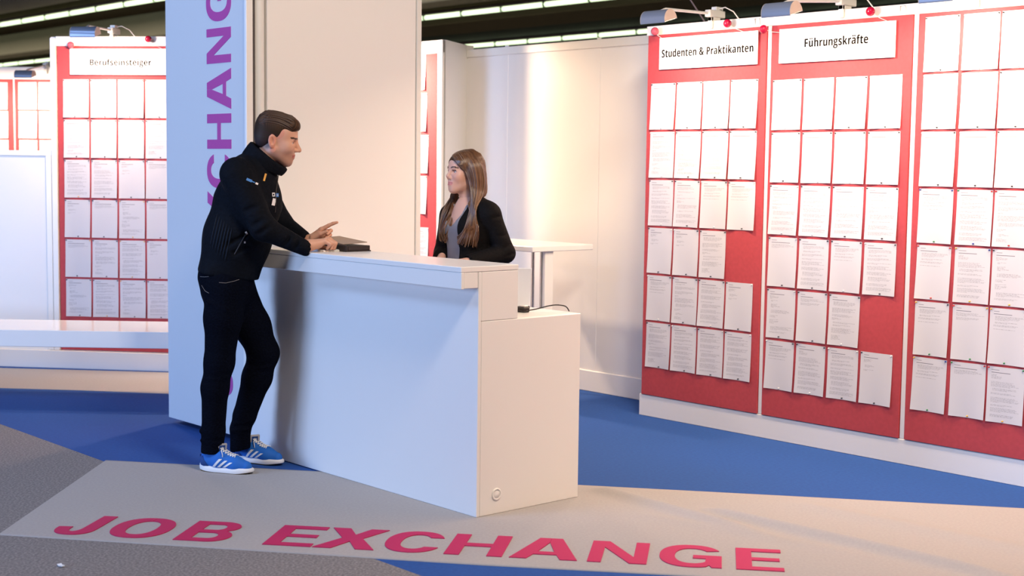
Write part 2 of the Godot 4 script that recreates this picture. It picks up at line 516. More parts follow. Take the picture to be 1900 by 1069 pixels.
# outline of a capital in a box w wide and 0.33 high; a hole is reached through a hair-wide slit
func letter_outline(k: int) -> PackedVector2Array:
	var w: float = LETTER_W[k]
	var H := 0.33
	var s := 0.066      # upright
	var b := 0.048      # bar
	var p := []
	match LETTERS[k]:
		"E":
			p = [Vector2(0, 0), Vector2(w, 0), Vector2(w, b), Vector2(s, b), Vector2(s, 0.145), Vector2(w * 0.93, 0.145), Vector2(w * 0.93, 0.145 + b * 0.92), Vector2(s, 0.145 + b * 0.92), Vector2(s, H - b), Vector2(w * 0.975, H - b), Vector2(w * 0.975, H), Vector2(0, H)]
		"H":
			p = [Vector2(0, 0), Vector2(s, 0), Vector2(s, 0.142), Vector2(w - s, 0.142), Vector2(w - s, 0), Vector2(w, 0), Vector2(w, H), Vector2(w - s, H), Vector2(w - s, 0.142 + b), Vector2(s, 0.142 + b), Vector2(s, H), Vector2(0, H)]
		"N":
			p = [Vector2(0, 0), Vector2(0.058, 0), Vector2(0.058, 0.235), Vector2(w - 0.072, 0), Vector2(w, 0), Vector2(w, H), Vector2(w - 0.058, H), Vector2(w - 0.058, 0.095), Vector2(0.074, H), Vector2(0, H)]
		"X":
			var m := w * 0.5
			p = [Vector2(0, 0), Vector2(0.082, 0), Vector2(m, 0.118), Vector2(w - 0.082, 0), Vector2(w, 0), Vector2(m + 0.046, 0.170), Vector2(w - 0.006, H), Vector2(w - 0.088, H), Vector2(m, 0.226), Vector2(0.088, H), Vector2(0.006, H), Vector2(m - 0.046, 0.170)]
		"A":
			var m := w * 0.5
			p = [Vector2(0, 0), Vector2(0.073, 0), Vector2(0.094, 0.068), Vector2(w - 0.094, 0.068), Vector2(w - 0.073, 0), Vector2(w, 0), Vector2(m + 0.050, H), Vector2(m + 0.0005, H), Vector2(m + 0.0005, 0.262), Vector2(w - 0.108, 0.112), Vector2(0.108, 0.112), Vector2(m - 0.0005, 0.262), Vector2(m - 0.0005, H), Vector2(m - 0.050, H)]
		"J":
			p = [Vector2(w, H), Vector2(w - s, H)]
			p += arc(w - s - 0.028, 0.105, 0.028, 0.058, 0, -180, 10)
			p += [Vector2(w - s - 0.056, 0.125), Vector2(0, 0.118)]
			p += arc(w * 0.5, 0.108, w * 0.5, 0.113, 180, 360, 18, 0.85)
		"O":
			var o := arc(w * 0.5, H * 0.5, w * 0.5, H * 0.5 + 0.005, 90.3, 449.7, 44, 0.88)
			var i := arc(w * 0.5, H * 0.5, w * 0.5 - 0.069, H * 0.5 - 0.049, 449.5, 90.5, 36, 0.88)
			p = o + i
		"C":
			p = arc(w * 0.52, H * 0.5, w * 0.52, H * 0.5 + 0.005, 24, 336, 38, 0.88)
			var i := arc(w * 0.54, H * 0.5, w * 0.54 - 0.068, H * 0.5 - 0.049, 322, 38, 30, 0.88)
			p += i
		"G":
			p = arc(w * 0.51, H * 0.5, w * 0.51, H * 0.5 + 0.005, 30, 296, 36, 0.88)
			p += [Vector2(w * 0.80, 0.035), Vector2(w * 0.84, 0.0), Vector2(w, 0.0), Vector2(w, 0.178), Vector2(w * 0.54, 0.178), Vector2(w * 0.54, 0.130), Vector2(w * 0.745, 0.130)]
			p += arc(w * 0.53, H * 0.5, w * 0.52 - 0.062, H * 0.5 - 0.049, 315, 40, 28, 0.88)
		"B":
			var e := 0.0004
			p = [Vector2(0, 0), Vector2(w * 0.6, 0)]
			p += arc(w * 0.6, 0.094, w * 0.4, 0.094, -90, 62, 14)
			p += arc(w * 0.58, 0.248, w * 0.385, 0.082, -52, 90, 14)
			p += [Vector2(s + 0.02, H), Vector2(s + 0.02, H - b)]
			p += arc(w * 0.56, 0.235, w * 0.145, 0.047, 90, -90, 10)
			p += [Vector2(s + 0.02, 0.188), Vector2(s + 0.02, 0.142)]
			p += arc(w * 0.58, 0.095, w * 0.155, 0.047, 90, -90, 10)
			p += [Vector2(s, 0.048), Vector2(s, 0.142), Vector2(s + 0.02 - e, 0.142), Vector2(s + 0.02 - e, 0.188), Vector2(s, 0.188), Vector2(s, H - b), Vector2(s + 0.02 - e, H - b), Vector2(s + 0.02 - e, H), Vector2(0, H)]
	return PackedVector2Array(p)

func letter_mesh(k: int, thick: float, follow := false) -> ArrayMesh:
	var st := new_st()
	add_extrude(st, letter_outline(k), thick, Transform3D(Basis(), Vector3(LETTER_X[k], 0, 0)))
	return done(st)

# ---------------------------------------------------------------- walls of the booth
const ZW := -6.882
func build_walls():
	# notice-board wall on the right, recessed back wall, slanted return, wall behind the tower
	struct("wall_right", box_mesh(Vector3(-6.392, 0.0, -7.30), Vector3(0.6, 2.555, ZW - 0.0275), 0.003), M.panel_white)
	struct("wall_back", box_mesh(Vector3(-8.80, 0.0, -7.40), Vector3(-6.30, 2.554, -7.33), 0.003), M.panel_white)
	var st := new_st()
	add_extrude(st, PackedVector2Array([Vector2(-8.50, 6.905), Vector2(-8.757, 7.33), Vector2(-8.757, 7.40), Vector2(-8.84, 7.40), Vector2(-8.56, 6.905)]), 2.60, Transform3D(Basis(Vector3.RIGHT, Vector3.FORWARD, Vector3.UP), Vector3.ZERO))
	struct("wall_return", done(st), M.panel_white)
	struct("wall_left", box_mesh(Vector3(-10.6, 0.0, -6.96), Vector3(-8.55, 2.60, ZW - 0.012), 0.003), M.panel_white)
	# panel joints, rails and posts of the back wall
	var joint := new_st()
	for x in [-8.277, -7.276]:
		add_box(joint, Vector3(x - 0.020, 0.154, -7.335), Vector3(x + 0.020, 2.574, -7.3275), 0.002)
	struct("trim_6", done(joint), M.panel_white)
	struct("trim_7", box_mesh(Vector3(-8.75, 2.50, -7.34), Vector3(-6.39, 2.562, -7.318), 0.004), M.profile_white)
	struct("baseboard_back", box_mesh(Vector3(-8.75, 0.0, -7.335), Vector3(-6.37, 0.154, -7.318), 0.004), M.panel_white)
	struct("baseboard_right", box_mesh(Vector3(-6.405, 0.0, ZW - 0.032), Vector3(0.6, 0.143, ZW - 0.0065), 0.003), M.panel_white)
	struct("baseboard_left", box_mesh(Vector3(-10.6, 0.0, ZW - 0.011), Vector3(-8.52, 0.137, ZW - 0.005), 0.002), M.panel_white)
	struct("trim_8", box_mesh(Vector3(-6.392, 2.502, ZW - 0.012), Vector3(0.6, 2.562, ZW + 0.004), 0.003), M.profile_white)
	struct("trim_9", box_mesh(Vector3(-10.6, 2.50, ZW - 0.012), Vector3(-8.50, 2.60, ZW + 0.004), 0.003), M.profile_white)
	st = new_st()
	for x in [-5.3956, -4.3926, -3.39, -2.39, -1.39]:
		add_box(st, Vector3(x - 0.0175, 0.1435, ZW - 0.027), Vector3(x + 0.0175, 2.51, ZW - 0.009), 0.004)
	add_box(st, Vector3(-8.56, 0.139, ZW - 0.012), Vector3(-8.50, 2.60, ZW + 0.012), 0.004)
	struct("trim_10", done(st), M.profile_white)
	# side-lit bench wall at far left, turned by about 41 degrees, with a half-height wall beside it
	var lw := left_frame()
	struct("wall_bench", box_mesh(Vector3(0.44, 0.0, -0.11), Vector3(2.3, 2.61, -0.057), 0.003), M.panel_white, lw)
	struct("wall_half", box_mesh(Vector3(-1.25, 0.0, -0.11), Vector3(0.438, 1.71, -0.050), 0.003), M.panel_white, lw)
	struct("baseboard_bench", box_mesh(Vector3(-1.25, 0.0, -0.049), Vector3(2.3, 0.140, 0.0), 0.003), M.panel_white, lw)
	struct("trim_11", box_mesh(Vector3(0.445, 0.141, -0.058), Vector3(0.492, 2.60, -0.030), 0.004), M.profile_white, lw)
	struct("trim_12", box_mesh(Vector3(0.492, 2.537, -0.058), Vector3(2.3, 2.612, -0.034), 0.003), M.profile_white, lw)
	struct("trim_13", box_mesh(Vector3(-1.25, 1.68, -0.052), Vector3(0.45, 1.722, -0.040), 0.003), M.profile_white, lw)
	st = new_st()
	add_box(st, Vector3(0.392, 0.141, -0.052), Vector3(0.440, 1.68, -0.038), 0.004)
	struct("trim_14", done(st), M.profile_white, lw)
	# the next booth's board wall, further back
	var fw := far_frame()
	struct("wall_far", box_mesh(Vector3(-6.0, 0.0, -0.11), Vector3(3.0, 2.66, -0.014), 0.003), M.panel_white, fw)

func left_frame() -> Transform3D:
	var d := Vector3(0.755, 0, -0.655).normalized()
	return Transform3D(Basis(d, Vector3.UP, d.cross(Vector3.UP)), Vector3(-11.084, 0, -4.445))

func far_frame() -> Transform3D:
	var d := Vector3(0.755, 0, -0.655).normalized()
	return Transform3D(Basis(d, Vector3.UP, d.cross(Vector3.UP)), FAR_AT)
const FAR_AT := Vector3(-15.142, 0, -6.486)

# ---------------------------------------------------------------- the advertising tower
func build_tower():
	var t := thing("advertising_tower", "tall square tower with purple capitals running up its blue-grey front", "tower", Transform3D(Basis(), Vector3(-7.56, 0, -4.30)))
	var off := Vector3(7.56, 0, 4.30)
	var B := func(called, lo: Vector3, hi: Vector3, m, bev := 0.003): return obj(called, box_mesh(lo + off, hi + off, bev), m, t)
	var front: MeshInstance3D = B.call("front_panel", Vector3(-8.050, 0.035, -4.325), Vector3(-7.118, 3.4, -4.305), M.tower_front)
	B.call("plinth", Vector3(-7.98, 0.0, -5.48), Vector3(-7.16, 0.05, -4.40), M.hall_black)
	B.call("edge_strip", Vector3(-7.117, 0.035, -4.345), Vector3(-7.094, 3.4, -4.300), M.tower_side)
	B.call("corner_post", Vector3(-8.03, 0.035, -4.40), Vector3(-7.108, 3.4, -4.350), M.tower_gap)
	var cs := new_st()
	add_tube(cs, [Vector3(-7.126, 0.035, -4.398) + off, Vector3(-7.126, 3.4, -4.398) + off], 0.036, 20)
	obj("corner_profile", done(cs), M.profile_white, t)
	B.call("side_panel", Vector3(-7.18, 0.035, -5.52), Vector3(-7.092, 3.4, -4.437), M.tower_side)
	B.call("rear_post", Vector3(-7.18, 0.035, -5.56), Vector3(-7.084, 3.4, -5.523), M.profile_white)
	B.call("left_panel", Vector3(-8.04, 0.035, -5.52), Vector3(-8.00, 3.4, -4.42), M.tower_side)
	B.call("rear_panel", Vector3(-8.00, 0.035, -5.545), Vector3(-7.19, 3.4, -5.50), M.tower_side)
	# the capitals, turned to read upwards: u runs up, the tops of the letters point left
	var s := 0.82
	var b := Basis(Vector3(0, s, 0), Vector3(-s * 1.02, 0, 0), Vector3(0, 0, 1))
	for k in LETTERS.size():
		obj("letter", letter_mesh(k, 0.002), M.tower_letter, front, Transform3D(b, Vector3(-7.268, 1.073, -4.305) + off))

# ---------------------------------------------------------------- pinboards, notices, signs, lamps
const ROWS_EN := ["top", "second", "third", "fourth", "fifth", "sixth", "seventh"]
const COLS_EN := ["first", "second", "third", "fourth", "fifth"]

var sheet_meshes := []
var pin_mesh: ArrayMesh
func sheet_mesh(v: int) -> ArrayMesh:
	# an A4 sheet pinned at its upper corners and the middle of its foot: the loose edges stand off a little
	if sheet_meshes.is_empty():
		for k in 4:
			var st := new_st()
			st.set_smooth_group(1)
			var r := RandomNumberGenerator.new()
			r.seed = 90 + k
			var cl := r.randf_range(0.008, 0.016)
			var cr := r.randf_range(0.008, 0.018)
			var ct := r.randf_range(0.001, 0.003)
			var nx := 6
			var ny := 6
			var P := func(i: int, j: int) -> Vector3:
				var u := float(i) / nx
				var w := float(j) / ny
				var side := (u - 0.5) * 2.0
				var foot := pow(w, 2.0)
				var z := 0.0014 + foot * (cl if side < 0 else cr) * side * side + (1.0 - w) * ct * (1.0 - side * side)
				return Vector3((u - 0.5) * 0.21, -w * 0.297, z)
			var put := func(i: int, j: int):
				st.set_uv(Vector2(float(i) / nx, float(j) / ny))
				st.add_vertex(P.call(i, j))
			for i in nx:
				for j in ny:
					for q in [[i, j], [i + 1, j], [i + 1, j + 1], [i, j], [i + 1, j + 1], [i, j + 1]]:
						put.call(q[0], q[1])
			sheet_meshes.append(done(st))
		var ps := new_st()
		add_lathe(ps, [Vector2(0, 0.011), Vector2(0.0030, 0.0105), Vector2(0.0038, 0.009), Vector2(0.0026, 0.006), Vector2(0.0024, 0.0035), Vector2(0.0042, 0.0015), Vector2(0.0040, 0.0)], 8, Transform3D(Basis(Vector3.RIGHT, PI / 2), Vector3.ZERO))
		pin_mesh = done(ps)
	return sheet_meshes[v % 4]

# where: centre of the top edge in the board's frame
func add_sheet(frame: Transform3D, where: Vector2, label: String, group: String, pins: Array, detailed := true):
	var v := rng.randi() % 4
	var tilt := rng.randf_range(-0.010, 0.010)
	var t := frame * Transform3D(Basis(Vector3.BACK, tilt), Vector3(where.x, where.y, 0.0005))
	var s := obj("notice_sheet", sheet_mesh(v), sheet_mats[rng.randi() % 12], null, t)
	tag(s, label, "paper", group)
	if not detailed: return
	for p in [Vector3(-0.098, -0.007, 0.0), Vector3(0.098, -0.007, 0.0), Vector3(rng.randf_range(-0.012, 0.012), -0.288, 0.0)]:
		var m: Material = M[pins[rng.randi() % pins.size()]]
		obj("pin", pin_mesh, m, s, Transform3D(Basis(), p + Vector3(0, 0, 0.001)))

func text_mesh(words: String, cap: float, width: float, depth := 0.0015) -> Array:
	var f := SystemFont.new()
	f.font_names = PackedStringArray(["Droid Sans"])
	f.allow_system_fallback = false
	var t := TextMesh.new()
	f.font_weight = 700
	t.font = f
	t.text = words
	t.font_size = 64
	t.pixel_size = cap / 0.714 / 64.0
	t.depth = depth
	t.curve_step = 2.0
	var w := t.get_aabb().size.x
	return [t, width / maxf(w, 0.001)]

# a red pinboard from (x0, bottom) to (x1, top) in the frame of its wall
func add_board(frame: Transform3D, x0: float, x1: float, bottom: float, top: float, label: String, thick := 0.027) -> Node3D:
	var o := obj("pinboard", box_mesh(Vector3(x0, bottom, -thick), Vector3(x1, top, 0.0), 0.002), M.board_red, null, frame)
	tag(o, label, "pinboard")
	return o

func add_sign(frame: Transform3D, x0: float, top: float, words: String, tx: float, tw: float, base: float, cap: float, label: String):
	var t := thing("header_sign", label, "sign", frame * Transform3D(Basis(), Vector3(x0 + 0.4, top, 0.0)))
	obj("plate", box_mesh(Vector3(-0.4, -0.202, 0.010), Vector3(0.4, 0.0, 0.015), 0.001), M.sign_white, t)
	var st := new_st()
	for sx in [-0.33, 0.33]: add_box(st, Vector3(sx - 0.02, -0.15, 0.0), Vector3(sx + 0.02, -0.05, 0.010), 0.001)
	obj("spacer", done(st), M.sign_white, t)
	var tm := text_mesh(words, cap, tw)
	obj("lettering", tm[0], M.sign_ink, t, Transform3D(Basis.from_scale(Vector3(tm[1], 1, 1)), Vector3(tx - x0 - 0.4 + tw * 0.5, base - top + (tm[0] as TextMesh).get_aabb().size.y * 0.5 - (tm[0] as TextMesh).get_aabb().end.y + cap * 0.5, 0.0158)))

# arm spotlight: bracket on the wall top, arm reaching out, half-round floodlight head with its glass turned to the board
var lamp_n := 0
func add_lamp(frame: Transform3D, x: float, arm: float, y: float, wall_top: float, label: String, energy: float):
	var t := thing("arm_spotlight", label, "spotlight", frame * Transform3D(Basis(), Vector3(x, y, 0.0)), "arm spotlights along the tops of the board walls")
	var hb := Basis(Vector3.RIGHT, deg_to_rad(16.0))       # tips the opening down and towards the wall
	var hf := Transform3D(hb, Vector3(0, 0, arm))
	# housing: half cylinder along x, hollow side facing down
	var st := new_st()
	var n := 14
	var r := 0.056
	var L := 0.097
	st.set_smooth_group(1)
	for i in n:
		var a0 := PI * i / n
		var a1 := PI * (i + 1) / n
		var p0 := Vector3(0, sin(a0) * r * 1.15, cos(a0) * r); var p1 := Vector3(0, sin(a1) * r * 1.15, cos(a1) * r)
		var ex := Vector3(L, 0, 0)
		quad(st, hf * (p0 + ex), hf * (p1 + ex), hf * (p1 - ex), hf * (p0 - ex))
		var q0 := p0 * 0.94; var q1 := p1 * 0.94
		quad(st, hf * (q0 - ex), hf * (q1 - ex), hf * (q1 + ex), hf * (q0 + ex))
	st.set_smooth_group(-1)
	for s in [-1.0, 1.0]:
		var z: float = s * r * 0.97
		add_box(st, Vector3(-L, -0.004, z - 0.002), Vector3(L, 0.002, z + 0.002), 0.0, hf)
	obj("housing", done(st), M.lamp_body, t)
	for s in [-1.0, 1.0]:
		var poly := PackedVector2Array()
		for i in n + 1:
			var a := PI * i / n
			poly.append(Vector2(cos(a) * r, sin(a) * r * 1.15))
		var cs := new_st()
		add_extrude(cs, poly, 0.004, hf * Transform3D(Basis(Vector3(0, 0, 1), Vector3(0, 1, 0), Vector3(-1, 0, 0)), Vector3(s * L + 0.002, 0, 0)))
		obj("end_cap", done(cs), M.lamp_cap, t)
	obj("glass", box_mesh(Vector3(-L + 0.006, -0.002, -r * 0.9), Vector3(L - 0.006, 0.002, r * 0.9), 0.0, hf), M.lamp_glass, t)
	# arm, bracket and cable
	var up := wall_top - y
	st = new_st()
	add_tube(st, [Vector3(0, 0.060, arm - 0.02), Vector3(0, 0.075, arm - 0.06), Vector3(0, up + 0.045, 0.03), Vector3(0, up + 0.045, -0.06)], 0.009, 8)
	obj("arm", done(st), M.profile_white, t)
	st = new_st()
	add_box(st, Vector3(-0.022, up + 0.022, -0.10), Vector3(0.022, up + 0.066, 0.05), 0.004)
	add_box(st, Vector3(-0.016, up - 0.05, 0.008), Vector3(0.016, up + 0.03, 0.026), 0.003)
	add_box(st, Vector3(-0.030, up + 0.066, -0.09), Vector3(0.012, up + 0.090, -0.02), 0.004)
	add_box(st, Vector3(-0.016, up - 0.002, -0.06), Vector3(0.016, up + 0.024, 0.026), 0.003)
	obj("bracket", done(st), M.profile_white, t)
	st = new_st()
	add_tube(st, [Vector3(0, up + 0.075, -0.05), Vector3(0.05, up + 0.085, -0.06), Vector3(0.11, up + 0.055, -0.07), Vector3(0.15, up + 0.006, -0.075)], 0.004, 6)
	obj("cable", done(st), M.cord_white, t)
	var l := AreaLight3D.new()
	l.name = numbered("spot_light")
	l.area_size = Vector2(0.17, 0.09)
	l.light_color = HALOGEN
	l.light_energy = energy
	l.shadow_enabled = true
	l.set("area_range", 30.0)
	l.set("area_attenuation", 2.0)
	add_child(l)
	l.transform = frame * Transform3D(hb * Basis(Vector3.RIGHT, -PI / 2), Vector3(x, y, 0) + hf * Vector3(0, -0.008, 0))

func add_ball(at: Vector3, to: Vector3, label: String, m: Material):
	var t := thing("ball_counterweight", label, "ball", Transform3D(Basis(), at), "pink balls on cords along the tops of the pinboards")
	var st := new_st()
	var prof := []
	for i in 13:
		var a := -PI / 2 + PI * i / 12.0
		prof.append(Vector2(maxf(cos(a) * 0.026, 0.0), sin(a) * 0.026))
	prof.reverse()
	var fl := []
	for q in prof: fl.append(q)
	fl.reverse()
	add_lathe(st, fl, 20)
	obj("sphere", done(st), m, t)
	st = new_st()
	add_tube(st, [Vector3.ZERO, (to - at) * 0.5 + Vector3(0, -0.006, 0.004), to - at], 0.0016, 5)
	obj("cord", done(st), M.cord_white, t)

func build_boards():
	var F := Transform3D(Basis(), Vector3(0, 0, ZW))
	var dark := ["pin_dark", "pin_dark", "pin_clear"]
	# board headed Studenten & Praktikanten
	add_board(F, -6.381, -5.4135, 0.1448, 2.5018, "red pinboard headed Studenten & Praktikanten, furthest left on the long wall")
	add_sign(F, -6.269, 2.4797, "Studenten & Praktikanten", -6.245, 0.745, 2.356, 0.048, "white header sign reading Studenten & Praktikanten")
	for r in 6:
		for c in 4:
			if r == 3 and c == 3: continue
			add_sheet(F, Vector2(-6.3434 + 0.105 + c * 0.2221, 2.190 - r * 0.3117), "white job notice, %s row, %s column of the board headed Studenten & Praktikanten" % [ROWS_EN[r], COLS_EN[c]], "job notices on the board headed Studenten & Praktikanten", dark)
	# board headed Führungskräfte
	add_board(F, -5.3778, -4.4116, 0.1448, 2.5018, "red pinboard headed Führungskräfte, second from left on the long wall")
	add_sign(F, -5.309, 2.4755, "Führungskräfte", -5.124, 0.437, 2.354, 0.048, "white header sign reading Führungskräfte")
	for r in 6:
		for c in 4:
			if r == 4 and c == 3: continue
			add_sheet(F, Vector2(-5.3547 + 0.105 + c * 0.2271, 2.178 - r * 0.3132), "white job notice, %s row, %s column of the board headed Führungskräfte" % [ROWS_EN[r], COLS_EN[c]], "job notices on the board headed Führungskräfte", dark)
	# third board, without a header
	add_board(F, -4.3736, -3.4075, 0.1448, 2.5018, "red pinboard without a header, cut by the right edge of the picture")
	for r in 7:
		for c in 4:
			var xs: float = [-4.331, -4.0985, -3.8776, -3.652][c]
			add_sheet(F, Vector2(xs + 0.105, 2.481 - r * 0.3102), "white job notice, %s row, %s column of the headless board at the right edge" % [ROWS_EN[r], COLS_EN[c]], "job notices on the board without a header", ["pin_red", "pin_blue", "pin_dark", "pin_yellow", "pin_red", "pin_green"] if r > 2 else dark)
	# further boards of the same wall, beyond the picture: they are lit and colour the light
	for k in 2:
		add_board(F, -3.3725 + k * 1.0, -2.4075 + k * 1.0, 0.1448, 2.5018, ["red empty pinboard beyond the right edge of the picture, first after the headless one", "red empty pinboard beyond the right edge of the picture, last of the row"][k])
	# board behind the tower, only its right edge shows
	add_board(F, -9.54, -8.575, 0.1448, 2.535, "red pinboard mostly hidden behind the tower, its right edge showing", 0.0115)
	for r in 7:
		var top: float = [2.535, 2.214, 1.890, 1.572, 1.170, 0.86, 0.55][r]
		var right: float = [-8.712, -8.695, -8.672, -8.688, -8.667, -8.68, -8.68][r]
		if r < 5: add_sheet(F, Vector2(right - 0.105, top - 0.012), "white job notice, %s from the top on the board half hidden behind the tower" % ["first", "second", "third", "fourth", "fifth"][r], "job notices on the board behind the tower", dark)
	# bench wall: board headed Berufseinsteiger
	var L := left_frame()
	L.origin += L.basis.z * -0.045
	add_board(L, 0.497, 1.467, 0.1448, 2.535, "red pinboard headed Berufseinsteiger above the white bench", 0.0115)
	add_sign(L, 0.609, 2.517, "Berufseinsteiger", 0.772, 0.498, 2.382, 0.046, "white header sign reading Berufseinsteiger above the bench")
	for r in 6:
		for c in 4:
			add_sheet(L, Vector2(0.545 + 0.106 + c * 0.2238, 2.280 - r * 0.3137), "white job notice, %s row, %s column of the board headed Berufseinsteiger" % [ROWS_EN[r], COLS_EN[c]], "job notices on the board headed Berufseinsteiger", ["pin_dark", "pin_dark", "pin_dark", "pin_yellow"] if r > 1 else ["pin_dark"])
	# far wall with two boards
	var W := Transform3D(L.basis, Vector3(-15.142, 0, -6.486))
	add_board(W, -1.19, -0.224, 0.15, 2.524, "distant red pinboard at the left edge of the picture, above the half-height wall", 0.0115)
	add_board(W, -0.199, 0.77, 0.15, 2.524, "distant red pinboard between the left edge and the bench wall", 0.0115)
	for r in 3:
		add_sheet(W, Vector2(-0.385, 2.490 - r * 0.3137), "distant white notice, %s row of the far board cut by the left edge" % ROWS_EN[r], "notices on the far board at the left edge", dark, false)
		for c in 2:
			add_sheet(W, Vector2(-0.052 + c * 0.234, 2.492 - r * 0.3137), "distant white notice, %s row, %s column of the far board beside the bench wall" % [ROWS_EN[r], COLS_EN[c]], "notices on the far board beside the bench wall", dark, false)
	# lamps
	add_lamp(F, -5.842, 0.494, 2.525, 2.562, "arm spotlight over the board headed Studenten & Praktikanten", SPOT_ENERGY)
	add_lamp(F, -4.871, 0.565, 2.492, 2.562, "arm spotlight over the board headed Führungskräfte", SPOT_ENERGY)
	add_lamp(F, -4.02, 0.36, 2.522, 2.562, "arm spotlight over the headless board, cut by the top edge", SPOT_ENERGY)
	add_lamp(F, -2.89, 0.50, 2.52, 2.562, "arm spotlight beyond the right edge, over the first empty pinboard", SPOT_ENERGY)
	add_lamp(F, -1.89, 0.50, 2.52, 2.562, "arm spotlight beyond the right edge, over the last empty pinboard", SPOT_ENERGY)
	add_lamp(F, -9.05, 0.50, 2.56, 2.60, "arm spotlight hidden behind the tower", SPOT_ENERGY * 4.0)
	add_lamp(L, 0.955, 0.50, 2.575, 2.612, "arm spotlight over the board headed Berufseinsteiger", SPOT_ENERGY * 1.25)
	add_lamp(W, 0.17, 0.50, 2.525, 2.63, "distant arm spotlight over the far board beside the bench wall", SPOT_ENERGY * 1.6)
	add_lamp(W, -0.83, 0.50, 2.525, 2.63, "distant arm spotlight beyond the left edge, over the far board there", SPOT_ENERGY * 1.6)
	# balls on cords
	var z := ZW + 0.045
	add_ball(Vector3(-6.283, 2.522, z), Vector3(-6.250, 2.478, ZW + 0.012), "pale pink ball below the spotlight of the board headed Studenten & Praktikanten", M.ball_rose)
	add_ball(Vector3(-5.684, 2.533, z), Vector3(-5.58, 2.478, ZW + 0.012), "pink ball above the middle of the sign reading Studenten & Praktikanten", M.ball_pink)
	add_ball(Vector3(-5.404, 2.481, z), Vector3(-5.29, 2.455, ZW + 0.012), "pink ball on the white post between the two headed boards", M.ball_pink)
	add_ball(Vector3(-4.657, 2.532, z), Vector3(-4.56, 2.472, ZW + 0.012), "pink ball above the sign reading Führungskräfte", M.ball_pink)
	add_ball(L * Vector3(1.262, 2.588, 0.045), L * Vector3(1.36, 2.515, 0.012), "pink ball above the sign reading Berufseinsteiger", M.ball_pink)
	add_ball(L * Vector3(0.632, 2.542, 0.045), L * Vector3(0.632, 2.515, 0.012), "pale pink ball half hidden behind the spotlight over the bench", M.ball_rose)
	var cb := new_st()
	add_tube(cb, [Vector3(-9.85, 6.595, -7.60), Vector3(-6.538, 2.678, -7.60), Vector3(-4.27, 0.0, -7.60)], 0.006, 6)
	tag(obj("suspension_cable", done(cb), M.hall_pipe), "thin slanting cable hanging behind the spotlight of the board headed Studenten & Praktikanten", "cable")
	# cord clips on the top rail
	var st := new_st()
	var i := 0
	for x in [-5.50, -4.49, -4.21]:
		st = new_st()
		add_tube(st, [Vector3(x, 2.508, ZW + 0.006), Vector3(x, 2.552, ZW + 0.010), Vector3(x + 0.035, 2.552, ZW + 0.010), Vector3(x + 0.035, 2.508, ZW + 0.006)], 0.003, 6)
		tag(obj("wire_hook", done(st), M.alu), ["wire hook on the rail right of the sign reading Studenten & Praktikanten", "wire hook on the white rail right of the sign reading Führungskräfte", "wire hook on the white rail above the headless board"][i], "hook", "wire hooks on the top rail")
		i += 1

# ---------------------------------------------------------------- the counter
func build_counter():
	var t := thing("reception_counter", "white laminate reception counter with a raised overhanging top and a lower desk behind", "counter", Transform3D(Basis(), Vector3(-5.99, 0, -4.565)))
	var off := Vector3(5.99, 0, 4.565)
	var B := func(called, lo: Vector3, hi: Vector3, bev := 0.0025): return obj(called, box_mesh(lo + off, hi + off, bev), M.laminate_white, t)
	var xr := -4.956
	var xl := -7.025
	B.call("front_panel", Vector3(xl, 0.004, -4.252), Vector3(xr, 1.157, -4.232))
	B.call("end_panel", Vector3(xr - 0.020, 0.004, -4.899), Vector3(xr - 0.001, 0.926, -4.2535))
	B.call("end_panel", Vector3(xl, 0.004, -4.899), Vector3(xl + 0.02, 0.926, -4.2535))
	B.call("upper_end", Vector3(xr - 0.020, 0.9275, -4.480), Vector3(xr - 0.0015, 1.157, -4.2535))
	B.call("upper_end", Vector3(xl, 0.9275, -4.480), Vector3(xl + 0.02, 1.157, -4.2535))
	B.call("upper_back", Vector3(xl + 0.021, 0.929, -4.480), Vector3(xr - 0.021, 1.157, -4.462))
	B.call("desk_top", Vector3(xl + 0.021, 0.902, -4.899), Vector3(xr - 0.021, 0.9265, -4.2535))
	B.call("desk_back", Vector3(xl + 0.021, 0.004, -4.899), Vector3(-6.35, 0.90, -4.881))
	B.call("counter_top", Vector3(xl, 1.158, -4.481), Vector3(xr, 1.184, -4.127), 0.003)
	B.call("overhang_front", Vector3(xl, 1.081, -4.147), Vector3(xr, 1.1575, -4.128))
	B.call("overhang_end", Vector3(xr - 0.020, 1.083, -4.231), Vector3(xr - 0.002, 1.1575, -4.1475))
	B.call("overhang_base", Vector3(xl, 1.081, -4.2315), Vector3(xr - 0.021, 1.095, -4.1475))
	# round cable outlet on the end panel
	var st := new_st()
	add_lathe(st, [Vector2(0.0, 0.003), Vector2(0.019, 0.003), Vector2(0.0205, 0.0012), Vector2(0.022, 0.006), Vector2(0.027, 0.006), Vector2(0.0295, 0.003), Vector2(0.030, 0.0)], 24, Transform3D(Basis(Vector3.BACK, -PI / 2), Vector3(xr - 0.001, 0.098, -4.356) + off))
	obj("cable_outlet", done(st), M.laminate_white, t)

# ---------------------------------------------------------------- bench
func build_bench():
	var t := thing("bench", "long glossy white bench in front of the board wall at far left", "bench", left_frame())
	var slant := Transform3D(Basis(Vector3.UP, deg_to_rad(6.0)), Vector3(1.0, 0, 1.27))
	obj("seat", box_mesh(Vector3(-2.2, 0.386, -0.315), Vector3(1.55, 0.50, 0.315), 0.003, slant), M.bench_white, t)
	for x in [-2.1, 1.2]:
		obj("support", box_mesh(Vector3(x, 0.0, -0.20), Vector3(x + 0.05, 0.3855, 0.20), 0.003, slant), M.bench_white, t)

